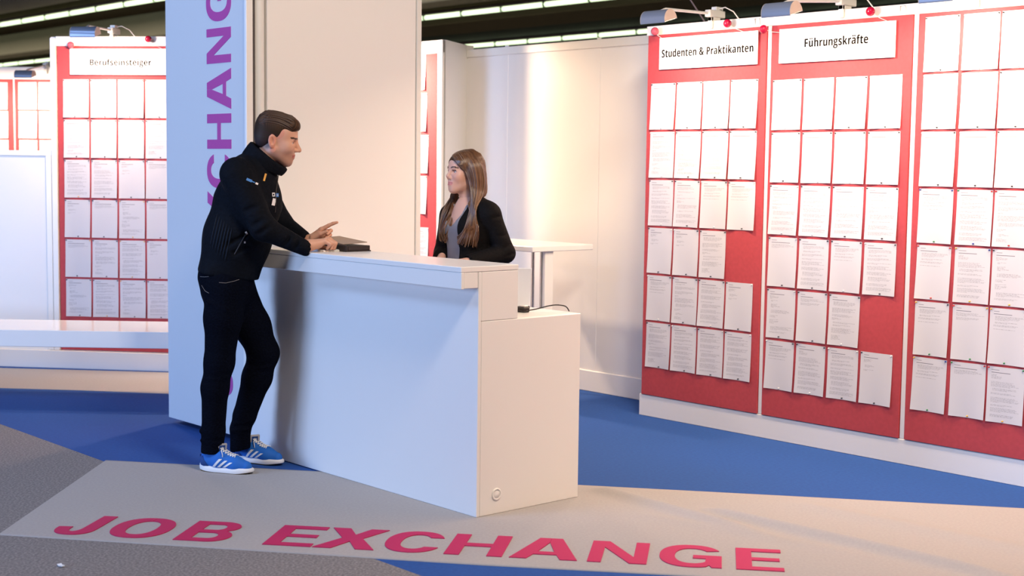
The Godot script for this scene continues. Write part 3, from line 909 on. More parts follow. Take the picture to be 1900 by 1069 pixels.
# ---------------------------------------------------------------- high table behind the receptionist
func build_bar_table():
	var t := thing("bar_table", "white high table with chrome legs against the back wall behind the woman", "table", Transform3D(Basis(), Vector3(-7.2, 0, -6.66)))
	var off := Vector3(7.2, 0, 6.66)
	obj("table_top", box_mesh(Vector3(-7.90, 1.066, -7.06) + off, Vector3(-7.03, 1.104, -6.48) + off, 0.004), M.laminate_white, t)
	var st := new_st()
	for p in [Vector3(-7.155, 0, -6.60), Vector3(-7.11, 0, -6.64), Vector3(-7.80, 0, -6.60), Vector3(-7.80, 0, -6.95)]:
		st = new_st()
		add_tube(st, [p + off, p + off + Vector3(0, 1.065, 0)], 0.0125, 10)
		obj("leg", done(st), M.chrome, t)
	obj("side_panel", box_mesh(Vector3(-7.08, 0.0, -6.70) + off, Vector3(-7.055, 1.065, -6.62) + off, 0.003), M.panel_white, t)

# ---------------------------------------------------------------- on the counter
func build_counter_items():
	# black folder lying half open, with a light lining
	var y := 1.184
	var fb := Basis(Vector3.UP, deg_to_rad(-2.0))
	var t := thing("folder", "black folder with a pale lining lying half open on the counter top", "folder", Transform3D(fb, Vector3(-6.29, y, -4.40)))
	obj("back_cover", box_mesh(Vector3(-0.155, 0.0, -0.085), Vector3(0.155, 0.006, 0.075), 0.002), M.folder_black, t)
	obj("spine", box_mesh(Vector3(-0.155, 0.004, 0.060), Vector3(0.155, 0.034, 0.075), 0.004), M.folder_black, t)
	obj("page_block", box_mesh(Vector3(-0.150, 0.006, -0.080), Vector3(0.152, 0.031, 0.059), 0.002), M.folder_black, t)
	var cb := Transform3D(Basis(Vector3.BACK, deg_to_rad(-4.0)) * Basis(Vector3.RIGHT, deg_to_rad(2.5)), Vector3(0, 0.046, 0.066))
	obj("front_cover", box_mesh(Vector3(-0.155, 0.0, -0.15), Vector3(0.12, 0.004, 0.005), 0.001, cb), M.folder_lining, t)
	# pad of white sheets under the hand
	var p := thing("note_pad", "thin stack of white papers under the hand of the man, beside the black folder", "paper", Transform3D(Basis(Vector3.UP, deg_to_rad(6)), Vector3(-6.33, y, -4.255)))
	obj("sheets", box_mesh(Vector3(-0.13, 0.0, -0.055), Vector3(0.135, 0.008, 0.055), 0.001), M.paper_white, p)
	obj("cover", box_mesh(Vector3(-0.13, 0.0085, -0.055), Vector3(0.128, 0.011, 0.053), 0.001), M.laptop_silver, p)
	# laptop on the lower desk, lid towards the visitor
	var d := 0.927
	var l := thing("laptop", "open silver laptop seen from behind on the lower desk of the counter", "laptop", Transform3D(Basis(Vector3.UP, deg_to_rad(60)), Vector3(-5.305, d, -4.685)))
	obj("base", box_mesh(Vector3(-0.14, 0.003, -0.18), Vector3(0.14, 0.020, 0.02), 0.004), M.screen_dark, l)
	var lid := Transform3D(Basis(Vector3.RIGHT, deg_to_rad(8)), Vector3(0, 0.02, 0.02))
	var ld := obj("lid", box_mesh(Vector3(-0.14, 0.0, -0.004), Vector3(0.14, 0.195, 0.004), 0.003, lid), M.laptop_silver, l)
	obj("screen", box_mesh(Vector3(-0.13, 0.012, -0.0052), Vector3(0.13, 0.185, -0.0042), 0.0, lid), M.screen_dark, ld)
	# scraps on the aisle carpet
	var sc := new_st()
	add_extrude(sc, PackedVector2Array([Vector2(-0.022, -0.006), Vector2(0.0, -0.010), Vector2(0.020, -0.004), Vector2(0.026, 0.006), Vector2(0.004, 0.004), Vector2(-0.012, 0.010)]), 0.004, Transform3D(Basis(Vector3.RIGHT, deg_to_rad(-80)), Vector3(-5.418, 0.006, -2.408)))
	tag(obj("foil_scrap", done(sc), M.paper_white), "tiny crumpled silver scrap on the grey carpet in the lower left corner", "scrap")
	# small charger and its cable
	var c := thing("charger", "small dark charger block with a looping black cable beside the laptop", "charger", Transform3D(Basis(), Vector3(-5.17, d, -4.70)))
	obj("block", box_mesh(Vector3(-0.035, 0.0, -0.022), Vector3(0.035, 0.026, 0.022), 0.005), M.cable_black, c)
	obj("cap", box_mesh(Vector3(0.0, 0.0265, -0.015), Vector3(0.03, 0.034, 0.012), 0.003), M.laminate_white, c)
	var st := new_st()
	add_tube(st, curve_pts([Vector3(0.03, 0.008, 0.0), Vector3(0.07, 0.018, -0.03), Vector3(0.105, 0.034, -0.085), Vector3(0.130, 0.038, -0.12), Vector3(0.150, 0.030, -0.155), Vector3(0.160, 0.006, -0.170)], 5), 0.0030, 8)
	obj("cable", done(st), M.cable_black, c)
	st = new_st()
	add_tube(st, curve_pts([Vector3(-0.03, 0.004, 0.03), Vector3(0.0, 0.012, 0.035), Vector3(0.04, 0.006, 0.02), Vector3(0.035, 0.01, -0.01)], 5), 0.003, 6)
	obj("cable", done(st), M.cable_black, c)

func curve_pts(p: Array, n: int) -> Array:
	var out := []
	for i in p.size() - 1:
		var a: Vector3 = p[maxi(i - 1, 0)]; var b: Vector3 = p[i]; var c: Vector3 = p[i + 1]; var d: Vector3 = p[mini(i + 2, p.size() - 1)]
		for k in n: out.append(b.cubic_interpolate(c, a, d, float(k) / n))
	out.append(p[-1])
	return out

# ---------------------------------------------------------------- smooth bodies: distance fields meshed as surface nets
func cap(a: Vector3, b: Vector3, ra: float, rb: float, k := 0.03, sq := Vector3.ZERO, cut := false) -> Dictionary:
	return {"t": 0, "a": a, "b": b, "ra": ra, "rb": rb, "k": k, "sq": sq, "cut": cut}

# ellipsoid: o holds centre and axes, r the half axes
func ell(o: Transform3D, r: Vector3, k := 0.02, cut := false) -> Dictionary:
	return {"t": 1, "o": o.affine_inverse(), "c": o.origin, "r": r, "k": k, "cut": cut, "ax": o.basis}

func reach(b: Dictionary) -> float:
	if b.t == 0: return maxf(b.ra, b.rb)
	return maxf(b.r.x, maxf(b.r.y, b.r.z)) * maxf(1.0, b.ax.x.length())

func dist(b: Dictionary, p: Vector3) -> float:
	if b.t == 0:
		var pa: Vector3 = p - b.a
		var ba: Vector3 = b.b - b.a
		var h := clampf(pa.dot(ba) / maxf(ba.length_squared(), 1e-9), 0.0, 1.0)
		var v := pa - ba * h
		var sq: Vector3 = b.sq
		v += sq * v.dot(sq)
		return v.length() - lerpf(b.ra, b.rb, h)
	var q: Vector3 = b.o * p
	var r: Vector3 = b.r
	var k0 := (q / r).length()
	var k1 := (q / (r * r)).length()
	return k0 * (k0 - 1.0) / maxf(k1, 1e-6) * b.ax.x.length()

func field_at(bones: Array, p: Vector3) -> float:
	var e := 1.0
	for b in bones:
		var d := dist(b, p)
		var k: float = b.k
		if b.cut:
			d = -d
			var h := maxf(k - absf(d - e), 0.0) / k
			e = maxf(d, e) + h * h * k * 0.25
		else:
			var h := maxf(k - absf(d - e), 0.0) / k
			e = minf(d, e) - h * h * k * 0.25
	return e

# first point of the surface on the way from p along dir
func hit(bones: Array, p: Vector3, dir: Vector3, far := 0.6) -> Vector3:
	var t := 0.0
	for i in 60:
		var d := field_at(bones, p + dir * t)
		if d < 0.0006 or t > far: break
		t += maxf(d * 0.7, 0.0005)
	return p + dir * t

func slope(bones: Array, p: Vector3) -> Vector3:
	var e := 0.003
	var d := field_at(bones, p)
	return Vector3(field_at(bones, p + Vector3(e, 0, 0)) - d, field_at(bones, p + Vector3(0, e, 0)) - d, field_at(bones, p + Vector3(0, 0, e)) - d).normalized()

# appends the surface of the field to acc = {v, n, c, i}
func net(acc: Dictionary, bones: Array, cell: float, color_of = null, clip_lo := Vector3.ONE * -99.0):
	var lo := Vector3.ONE * 99.0
	var hi := -lo
	for b in bones:
		if b.cut: continue
		var r := reach(b)
		for c in ([b.a, b.b] if b.t == 0 else [b.c]):
			lo = lo.min(c - Vector3.ONE * r); hi = hi.max(c + Vector3.ONE * r)
	lo = lo.max(clip_lo) - Vector3.ONE * cell * 3.0
	hi += Vector3.ONE * cell * 3.0
	var nx := int((hi.x - lo.x) / cell) + 2
	var ny := int((hi.y - lo.y) / cell) + 2
	var nz := int((hi.z - lo.z) / cell) + 2
	var g := PackedFloat32Array()
	g.resize(nx * ny * nz)
	g.fill(1.0)
	for b in bones:
		var k: float = b.k
		var m := reach(b) + k + cell * 2.5
		var blo: Vector3 = (b.a.min(b.b) if b.t == 0 else b.c) - Vector3.ONE * m
		var bhi: Vector3 = (b.a.max(b.b) if b.t == 0 else b.c) + Vector3.ONE * m
		if b.t == 1:
			var ext := Vector3.ZERO
			for j in 3: ext += (b.ax[j] as Vector3).abs() * b.r[j]
			blo = b.c - ext - Vector3.ONE * (k + cell * 2.5); bhi = b.c + ext + Vector3.ONE * (k + cell * 2.5)
		var i0 := maxi(0, int((blo.x - lo.x) / cell)); var i1 := mini(nx - 1, int((bhi.x - lo.x) / cell) + 1)
		var j0 := maxi(0, int((blo.y - lo.y) / cell)); var j1 := mini(ny - 1, int((bhi.y - lo.y) / cell) + 1)
		var k0 := maxi(0, int((blo.z - lo.z) / cell)); var k1 := mini(nz - 1, int((bhi.z - lo.z) / cell) + 1)
		var cut: bool = b.cut
		if b.t == 0:
			var a: Vector3 = b.a
			var ba: Vector3 = b.b - a
			var inv := 1.0 / maxf(ba.length_squared(), 1e-9)
			var ra: float = b.ra
			var dr: float = b.rb - ra
			var sq: Vector3 = b.sq
			for z in range(k0, k1 + 1):
				for y in range(j0, j1 + 1):
					var at := (z * ny + y) * nx
					var py := lo.y + y * cell - a.y
					var pz := lo.z + z * cell - a.z
					for x in range(i0, i1 + 1):
						var pa := Vector3(lo.x + x * cell - a.x, py, pz)
						var h := clampf(pa.dot(ba) * inv, 0.0, 1.0)
						var v := pa - ba * h
						v += sq * v.dot(sq)
						var d := v.length() - ra - dr * h
						var e := g[at + x]
						if cut:
							d = -d
							var w := maxf(k - absf(d - e), 0.0) / k
							g[at + x] = maxf(d, e) + w * w * k * 0.25
						else:
							var w := maxf(k - absf(d - e), 0.0) / k
							g[at + x] = minf(d, e) - w * w * k * 0.25
		else:
			var o: Transform3D = b.o
			var ir := Vector3.ONE / (b.r as Vector3)
			var sc: float = b.ax.x.length()
			for z in range(k0, k1 + 1):
				for y in range(j0, j1 + 1):
					var at := (z * ny + y) * nx
					for x in range(i0, i1 + 1):
						var q := (o * Vector3(lo.x + x * cell, lo.y + y * cell, lo.z + z * cell)) * ir
						var ln := q.length()
						var d := ln * (ln - 1.0) / maxf((q * ir).length(), 1e-6) * sc
						var e := g[at + x]
						if cut:
							d = -d
							var w := maxf(k - absf(d - e), 0.0) / k
							g[at + x] = maxf(d, e) + w * w * k * 0.25
						else:
							var w := maxf(k - absf(d - e), 0.0) / k
							g[at + x] = minf(d, e) - w * w * k * 0.25
	# one vertex in each cell that the surface crosses
	var id := PackedInt32Array()
	id.resize(nx * ny * nz)
	id.fill(-1)
	var v: PackedVector3Array = acc.v
	var n: PackedVector3Array = acc.n
	var col: PackedColorArray = acc.c
	var ind: PackedInt32Array = acc.i
	var sx := 1
	var sy := nx
	var sz := nx * ny
	for z in nz - 1:
		for y in ny - 1:
			var at := (z * ny + y) * nx
			for x in nx - 1:
				var o := at + x
				var a0 := g[o]; var a1 := g[o + 1]; var a2 := g[o + sy]; var a3 := g[o + sy + 1]
				var b0 := g[o + sz]; var b1 := g[o + sz + 1]; var b2 := g[o + sz + sy]; var b3 := g[o + sz + sy + 1]
				if a0 > 0.0:
					if a1 > 0.0 and a2 > 0.0 and a3 > 0.0 and b0 > 0.0 and b1 > 0.0 and b2 > 0.0 and b3 > 0.0: continue
				elif a1 <= 0.0 and a2 <= 0.0 and a3 <= 0.0 and b0 <= 0.0 and b1 <= 0.0 and b2 <= 0.0 and b3 <= 0.0: continue
				var sum := Vector3.ZERO
				var cnt := 0
				if (a0 > 0.0) != (a1 > 0.0): sum += Vector3(a0 / (a0 - a1), 0, 0); cnt += 1
				if (a2 > 0.0) != (a3 > 0.0): sum += Vector3(a2 / (a2 - a3), 1, 0); cnt += 1
				if (b0 > 0.0) != (b1 > 0.0): sum += Vector3(b0 / (b0 - b1), 0, 1); cnt += 1
				if (b2 > 0.0) != (b3 > 0.0): sum += Vector3(b2 / (b2 - b3), 1, 1); cnt += 1
				if (a0 > 0.0) != (a2 > 0.0): sum += Vector3(0, a0 / (a0 - a2), 0); cnt += 1
				if (a1 > 0.0) != (a3 > 0.0): sum += Vector3(1, a1 / (a1 - a3), 0); cnt += 1
				if (b0 > 0.0) != (b2 > 0.0): sum += Vector3(0, b0 / (b0 - b2), 1); cnt += 1
				if (b1 > 0.0) != (b3 > 0.0): sum += Vector3(1, b1 / (b1 - b3), 1); cnt += 1
				if (a0 > 0.0) != (b0 > 0.0): sum += Vector3(0, 0, a0 / (a0 - b0)); cnt += 1
				if (a1 > 0.0) != (b1 > 0.0): sum += Vector3(1, 0, a1 / (a1 - b1)); cnt += 1
				if (a2 > 0.0) != (b2 > 0.0): sum += Vector3(0, 1, a2 / (a2 - b2)); cnt += 1
				if (a3 > 0.0) != (b3 > 0.0): sum += Vector3(1, 1, a3 / (a3 - b3)); cnt += 1
				var p := lo + (Vector3(x, y, z) + sum / cnt) * cell
				id[o] = v.size()
				v.append(p)
				n.append(Vector3(a1 + a3 + b1 + b3 - a0 - a2 - b0 - b2, a2 + a3 + b2 + b3 - a0 - a1 - b0 - b1, b0 + b1 + b2 + b3 - a0 - a1 - a2 - a3).normalized())
				col.append(color_of.call(p) if color_of != null else Color.WHITE)
	for z in range(1, nz - 1):
		for y in range(1, ny - 1):
			var at := (z * ny + y) * nx
			for x in range(1, nx - 1):
				var o := at + x
				if id[o] < 0: continue
				var inside := g[o] <= 0.0
				# edges from corner o of the cell along x, y and z
				if (g[o + sx] <= 0.0) != inside:
					square(ind, id[o], id[o - sy], id[o - sy - sz], id[o - sz], inside)
				if (g[o + sy] <= 0.0) != inside:
					square(ind, id[o], id[o - sz], id[o - sx - sz], id[o - sx], inside)
				if (g[o + sz] <= 0.0) != inside:
					square(ind, id[o], id[o - sx], id[o - sx - sy], id[o - sy], inside)
	acc.v = v; acc.n = n; acc.c = col; acc.i = ind

func square(ind: PackedInt32Array, a: int, b: int, c: int, d: int, inside: bool):
	if a < 0 or b < 0 or c < 0 or d < 0: return
	if inside: ind.append_array(PackedInt32Array([a, c, b, a, d, c]))
	else: ind.append_array(PackedInt32Array([a, b, c, a, c, d]))

func new_acc() -> Dictionary:
	return {"v": PackedVector3Array(), "n": PackedVector3Array(), "c": PackedColorArray(), "i": PackedInt32Array()}

func acc_mesh(acc: Dictionary) -> ArrayMesh:
	var a := []
	a.resize(Mesh.ARRAY_MAX)
	a[Mesh.ARRAY_VERTEX] = acc.v
	a[Mesh.ARRAY_NORMAL] = acc.n
	a[Mesh.ARRAY_COLOR] = acc.c
	a[Mesh.ARRAY_INDEX] = acc.i
	var m := ArrayMesh.new()
	m.add_surface_from_arrays(Mesh.PRIMITIVE_TRIANGLES, a)
	return m

func body_mesh(bones: Array, cell: float, color_of = null) -> ArrayMesh:
	var acc := new_acc()
	net(acc, bones, cell, color_of)
	return acc_mesh(acc)

func vmat(called: String, rough: float, subsurf := 0.0) -> StandardMaterial3D:
	var m := mat(called, Color.WHITE, rough)
	m.vertex_color_use_as_albedo = true
	if subsurf > 0:
		m.subsurf_scatter_enabled = true
		m.subsurf_scatter_strength = subsurf
	return m

# a flat patch laid on a surface: centre found from p along dir, then w along right and h along up
func patch(bones: Array, p: Vector3, dir: Vector3, right: Vector3, w: float, h: float, lift := 0.0015, nseg := 4) -> ArrayMesh:
	var st := new_st()
	var up := right.cross(dir).normalized() * -1.0
	if up.y < 0: up = -up
	var rows := []
	for j in nseg + 1:
		var row := []
		for i in nseg + 1:
			var q := p + right * w * (float(i) / nseg - 0.5) + up * h * (float(j) / nseg - 0.5)
			row.append(hit(bones, q, dir) - dir * lift)
		rows.append(row)
	for j in nseg:
		for i in nseg:
			var a: Vector3 = rows[j][i]; var b: Vector3 = rows[j][i + 1]; var c: Vector3 = rows[j + 1][i + 1]; var d: Vector3 = rows[j + 1][i]
			if (b - a).cross(d - a).dot(-dir) > 0: quad(st, a, b, c, d)
			else: quad(st, d, c, b, a)
	return done(st)

# ---------------------------------------------------------------- heads
# frame h: x forward, y up, z towards the side, origin between the ears at eye height; uniform scale allowed
func T(h: Transform3D, x: float, y: float, z: float) -> Vector3: return h * Vector3(x, y, z)

func E(h: Transform3D, c: Vector3, r: Vector3, k: float, cut := false, rot := Basis()) -> Dictionary:
	return ell(Transform3D(h.basis * rot, h * c), r, k, cut)

func head_bones(h: Transform3D, female: bool) -> Array:
	var s := h.basis.x.length()
	var b := []
	b.append(E(h, Vector3(-0.012, 0.032, 0), Vector3(0.097, 0.087, 0.075), 0.03))
	b.append(E(h, Vector3(0.038, 0.038, 0), Vector3(0.056, 0.058, 0.060), 0.03))
	b.append(E(h, Vector3(0.036, -0.032, 0), Vector3(0.058, 0.078, 0.056 if female else 0.059), 0.03))
	for z in [-1.0, 1.0]:
		var jw := 0.040 if female else 0.048
		b.append(cap(T(h, 0.0, -0.055, z * jw), T(h, 0.068, -0.094, z * 0.012), 0.021 * s, 0.017 * s, 0.035 * s))
		b.append(E(h, Vector3(0.064, -0.026, z * 0.036), Vector3(0.026, 0.024, 0.022), 0.03 * s))
	b.append(E(h, Vector3(0.077, -0.099, 0), Vector3(0.018, 0.016, 0.019) * (0.92 if female else 1.0), 0.02))
	b.append(cap(T(h, 0.083, 0.020, -0.030), T(h, 0.083, 0.020, 0.030), 0.011 * s, 0.011 * s, 0.02 * s))
	b.append(E(h, Vector3(0.080, -0.062, 0), Vector3(0.020, 0.028, 0.027), 0.02))
	for z in [-1.0, 1.0]:
		b.append(E(h, Vector3(0.098, 0.000, z * 0.032), Vector3(0.016, 0.010, 0.017), 0.012 * s, true))
		b.append(cap(T(h, 0.083, 0.0075, z * 0.018), T(h, 0.080, 0.0065, z * 0.044), 0.0058 * s, 0.0045 * s, 0.006 * s))
		b.append(cap(T(h, 0.081, -0.0080, z * 0.020), T(h, 0.079, -0.0070, z * 0.044), 0.0045 * s, 0.004 * s, 0.006 * s))
	var nl := 0.112 if female else 0.119
	b.append(cap(T(h, 0.092, 0.012, 0), T(h, nl, -0.028 if not female else -0.026, 0), 0.0075 * s, (0.0100 if female else 0.0115) * s, 0.014 * s))
	for z in [-1.0, 1.0]:
		b.append(E(h, Vector3(nl - 0.014, -0.034, z * 0.011), Vector3(0.012, 0.0085, 0.0085), 0.008 * s))
		b.append(E(h, Vector3(nl - 0.010, -0.0415, z * 0.007), Vector3(0.006, 0.003, 0.0035), 0.003 * s, true))
	b.append(cap(T(h, 0.0985, -0.0585, -0.004), T(h, 0.088, -0.0625, -0.022), 0.0062 * s, 0.004 * s, 0.006 * s))
	b.append(cap(T(h, 0.0985, -0.0585, 0.004), T(h, 0.088, -0.0625, 0.022), 0.0062 * s, 0.004 * s, 0.006 * s))
	b.append(cap(T(h, 0.0965, -0.0705, -0.008), T(h, 0.0965, -0.0705, 0.008), 0.0072 * s, 0.0072 * s, 0.007 * s))
	b.append(cap(T(h, 0.107, -0.0645, -0.006), T(h, 0.093, -0.0645, -0.024), 0.0018 * s, 0.0014 * s, 0.003 * s, Vector3.ZERO, true))
	b.append(cap(T(h, 0.107, -0.0645, 0.006), T(h, 0.093, -0.0645, 0.024), 0.0018 * s, 0.0014 * s, 0.003 * s, Vector3.ZERO, true))
	for z in [-1.0, 1.0]:
		var er := Basis(Vector3.UP, z * deg_to_rad(22)) * Basis(Vector3.BACK, deg_to_rad(12))
		b.append(E(h, Vector3(-0.012, -0.012, z * 0.076), Vector3(0.018, 0.031, 0.007), 0.008 * s, false, er))
		b.append(E(h, Vector3(-0.008, -0.036, z * 0.073), Vector3(0.009, 0.010, 0.006), 0.008 * s, false, er))
		b.append(E(h, Vector3(-0.007, -0.010, z * 0.085), Vector3(0.010, 0.020, 0.0105), 0.004 * s, true, er))
	return b

func add_eyes(h: Transform3D, gaze: Vector3, person: Node3D):
	for z in [-1.0, 1.0]:
		var st := new_st()
		var prof := []
		for i in 11:
			var a := -PI / 2 + PI * i / 10.0
			prof.append(Vector2(maxf(cos(a) * 0.0122, 0.0), sin(a) * 0.0122))
		var s := h.basis.x.length()
		var at := Transform3D(Basis().scaled(Vector3.ONE * s), T(h, 0.0752, 0.0, z * 0.031))
		add_lathe(st, prof, 14, at)
		var e := obj("eye", done(st), M.eye_white, person)
		st = new_st()
		var d := gaze.normalized()
		var sd := d.cross(Vector3.UP).normalized()
		var bs := Basis(sd, d, sd.cross(d))
		add_lathe(st, [Vector2(0.0060, 0.0108), Vector2(0.0046, 0.0120), Vector2(0.0, 0.0128)], 12, Transform3D(bs.scaled(Vector3.ONE * s), at.origin))
		obj("iris", done(st), M.eye_dark, e)

func make_people_materials():
	vmat("skin", 0.50, 0.10)
	vmat("hair", 0.6)
	M.hair.metallic_specular = 0.3
	vmat("cloth", 0.85)
	M.cloth.rim_enabled = true
	M.cloth.rim = 0.25
	mat("eye_white", lin(0.62, 0.58, 0.56), 0.15)
	mat("eye_dark", lin(0.02, 0.012, 0.01), 0.1)
	mat("jacket_black", lin(0.0040, 0.0060, 0.0115), 0.8).metallic_specular = 0.22
	textured(M.jacket_black, noise_tex(0.06, Color(0.7, 0.7, 0.7), Color(1, 1, 1), 256, 4, 8), 3.0, 0.8)
	mat("jacket_panel", lin(0.006, 0.010, 0.020), 0.6).metallic_specular = 0.3
	mat("jeans_dark", lin(0.0035, 0.0050, 0.0115), 0.9).metallic_specular = 0.15
	textured(M.jeans_dark, noise_tex(0.08, Color(0.6, 0.6, 0.65), Color(1, 1, 1), 256, 4, 9), 3.5, 0.8)
	mat("stitch", lin(0.16, 0.14, 0.13), 0.8)
	mat("zip_metal", lin(0.60, 0.58, 0.55), 0.3, 0.6)
	mat("patch_white", lin(0.75, 0.76, 0.80), 0.6)
	mat("patch_blue", lin(0.05, 0.22, 0.62), 0.6)
	mat("patch_gold", lin(0.70, 0.36, 0.07), 0.5)
	mat("shoe_blue", lin(0.008, 0.13, 0.52), 0.75)
	mat("shoe_navy", lin(0.006, 0.05, 0.22), 0.75)
	mat("shoe_white", lin(0.78, 0.78, 0.79), 0.55)
	mat("shoe_tongue", lin(0.45, 0.44, 0.46), 0.7)
	mat("shoe_gum", lin(0.20, 0.13, 0.05), 0.6)
	mat("blazer_black", lin(0.0065, 0.0058, 0.0068), 0.8).metallic_specular = 0.25
	textured(M.blazer_black, noise_tex(0.07, Color(0.7, 0.7, 0.7), Color(1, 1, 1), 256, 4, 12), 3.0, 0.6)
	mat("shirt_grey", lin(0.21, 0.205, 0.235), 0.85)
	mat("shirt_trim", lin(0.035, 0.02, 0.03), 0.8)
	mat("earring", lin(0.9, 0.88, 0.85), 0.1)

# local frame of a standing person: x to the right as the camera sees it, z towards the camera
func person_frame(at: Vector3) -> Transform3D:
	return Transform3D(Basis(Vector3.UP, deg_to_rad(48.1489)), at)

# ---------------------------------------------------------------- the man at the counter
func build_man():
	make_people_materials()
	var t := thing("person", "man in black jacket, dark jeans and blue sneakers leaning on the counter and pointing", "person", person_frame(Vector3(-6.60, 0, -3.90)))
	var h := Transform3D(Basis(Vector3.UP, deg_to_rad(3)) * Basis(Vector3.BACK, deg_to_rad(-12)), Vector3(0.2440, 1.7722, -0.0100))
	h.basis = h.basis.scaled(Vector3.ONE * 1.08)
	var hi := h.affine_inverse()
	var skin := func(p: Vector3) -> Color:
		var q := hi * p
		var c := Color(0.62, 0.335, 0.235)
		if q.y > -0.2:
			# beard shadow, brows, lips, short hair at sides and nape
			var beard := smoothstep(-0.030, -0.060, q.y) * smoothstep(-0.02, 0.015, q.x) * smoothstep(-0.125, -0.10, q.y)
			c = c.lerp(Color(0.20, 0.105, 0.075), 0.42 * beard)
			if q.x > 0.085 and absf(q.y + 0.064) < 0.0085 and absf(q.z) < 0.024: c = Color(0.40, 0.13, 0.10)
			if q.x > 0.055 and absf(q.y - 0.0225 - 0.10 * maxf(0.0, 0.03 - absf(absf(q.z) - 0.03)) * 0.3) < 0.0045 and absf(q.z) > 0.010 and absf(q.z) < 0.054: c = Color(0.045, 0.022, 0.015)
			var fade := smoothstep(-0.085, -0.035, q.y) * smoothstep(0.008, -0.02, q.x + maxf(0.0, -0.02 - q.y) * 0.5)
			if absf(q.z) < 0.069 or q.x < -0.034: c = c.lerp(Color(0.075, 0.045, 0.035), 0.80 * fade)
			if absf(q.z) > 0.069 and q.x > -0.034: c = Color(0.64, 0.29, 0.20)
		return c
	# the body under the clothes, with head and hands on finer grids
	var acc := new_acc()
	var hb := head_bones(h, false)
	hb.append(cap(T(h, -0.020, -0.060, 0), Vector3(0.1838, 1.6651, -0.0100), 0.056, 0.062, 0.03))
	net(acc, hb, 0.0034, skin)
	var core := [
		cap(Vector3(-0.0083, 1.0800, 0.0000), Vector3(0.0384, 1.2528, 0.0000), 0.13, 0.13, 0.04), cap(Vector3(0.0384, 1.2528, 0.0000), Vector3(0.1111, 1.5534, 0.0000), 0.13, 0.11, 0.04), cap(Vector3(0.1111, 1.5534, 0.0000), Vector3(0.1895, 1.6680, -0.0100), 0.07, 0.055, 0.05),
		cap(Vector3(0.0662, 1.5906, 0.1500), Vector3(0.0839, 1.6006, -0.1800), 0.05, 0.05, 0.04),
		cap(Vector3(0.0608, 1.5906, 0.1650), Vector3(0.2083, 1.3095, 0.2000), 0.052, 0.042, 0.03), cap(Vector3(0.2083, 1.3095, 0.2000), Vector3(0.4300, 1.2111, 0.1150), 0.040, 0.026, 0.03),
		cap(Vector3(0.0839, 1.6006, -0.1800), Vector3(0.2237, 1.3252, -0.2500), 0.05, 0.04, 0.03), cap(Vector3(0.2237, 1.3252, -0.2500), Vector3(0.3975, 1.2331, -0.1300), 0.036, 0.024, 0.03),
		cap(Vector3(-0.0078, 1.0559, 0.0600), Vector3(-0.0452, 0.5825, 0.0850), 0.075, 0.052, 0.04), cap(Vector3(-0.0452, 0.5825, 0.0850), Vector3(-0.0818, 0.1085, 0.0600), 0.05, 0.036, 0.03),
		cap(Vector3(-0.0100, 1.0305, -0.0800), Vector3(0.1499, 0.6121, -0.1200), 0.075, 0.052, 0.04), cap(Vector3(0.1499, 0.6121, -0.1200), Vector3(0.0514, 0.2878, -0.1380), 0.05, 0.036, 0.03), cap(Vector3(0.0514, 0.2878, -0.1380), Vector3(0.0208, 0.1049, -0.1400), 0.036, 0.032, 0.03)]
	net(acc, core, 0.012, skin)
	net(acc, man_near_hand(), 0.0030, skin)
	net(acc, man_far_hand(), 0.0030, skin)
	obj("body", acc_mesh(acc), M.skin, t)
	add_eyes(h, Vector3(0.95, -0.12, -0.05), t)
	# hair: short sides, swept-back top with a quiff and a loose tuft behind
	var hr := []
	hr.append(E(h, Vector3(-0.016, 0.040, 0), Vector3(0.098, 0.088, 0.0785), 0.02))
	hr.append(E(h, Vector3(-0.055, -0.004, 0), Vector3(0.050, 0.060, 0.062), 0.03))
	hr.append(E(h, Vector3(0.006, 0.082, 0.0), Vector3(0.080, 0.042, 0.060), 0.03))
	hr.append(E(h, Vector3(-0.055, 0.072, 0.0), Vector3(0.052, 0.050, 0.062), 0.03))
	hr.append(cap(T(h, 0.066, 0.080, -0.030), T(h, 0.070, 0.082, 0.028), 0.029, 0.027, 0.045))
	for q in [[-0.062, 0.108, 0.01, 0.016], [-0.075, 0.098, -0.012, 0.013], [-0.050, 0.118, -0.015, 0.010], [-0.082, 0.088, 0.02, 0.011]]:
		hr.append(cap(T(h, q[0], q[1], q[2]), T(h, q[0] - 0.012, q[1] + 0.008, q[2]), q[3], q[3] * 0.6, 0.014))
	hr.append(E(h, Vector3(0.118, -0.010, 0), Vector3(0.080, 0.076, 0.13), 0.012, true))
	hr.append(E(h, Vector3(0.045, -0.085, 0), Vector3(0.085, 0.080, 0.12), 0.012, true))
	for z in [-1.0, 1.0]: hr.append(E(h, Vector3(-0.008, -0.024, z * 0.085), Vector3(0.026, 0.036, 0.026), 0.008, true))
	hr.append(E(h, Vector3(-0.04, -0.115, 0), Vector3(0.10, 0.055, 0.12), 0.012, true))
	var hair_tone := func(p: Vector3) -> Color:
		var q := hi * p
		var streak := 0.5 + 0.5 * sin(q.z * 480.0 + q.y * 160.0 + 40.0 * sin(q.x * 22.0))
		var c := Color(0.030, 0.016, 0.010).lerp(Color(0.085, 0.044, 0.024), streak * smoothstep(0.03, 0.10, q.y))
		return c.lerp(Color(0.040, 0.027, 0.024), smoothstep(0.04, -0.02, q.y))
	var hair_acc := new_acc()
	net(hair_acc, hr, 0.0032, hair_tone)
	var hair := obj("hair", acc_mesh(hair_acc), M.hair, t)
	# combed locks over the top
	var st := new_st()
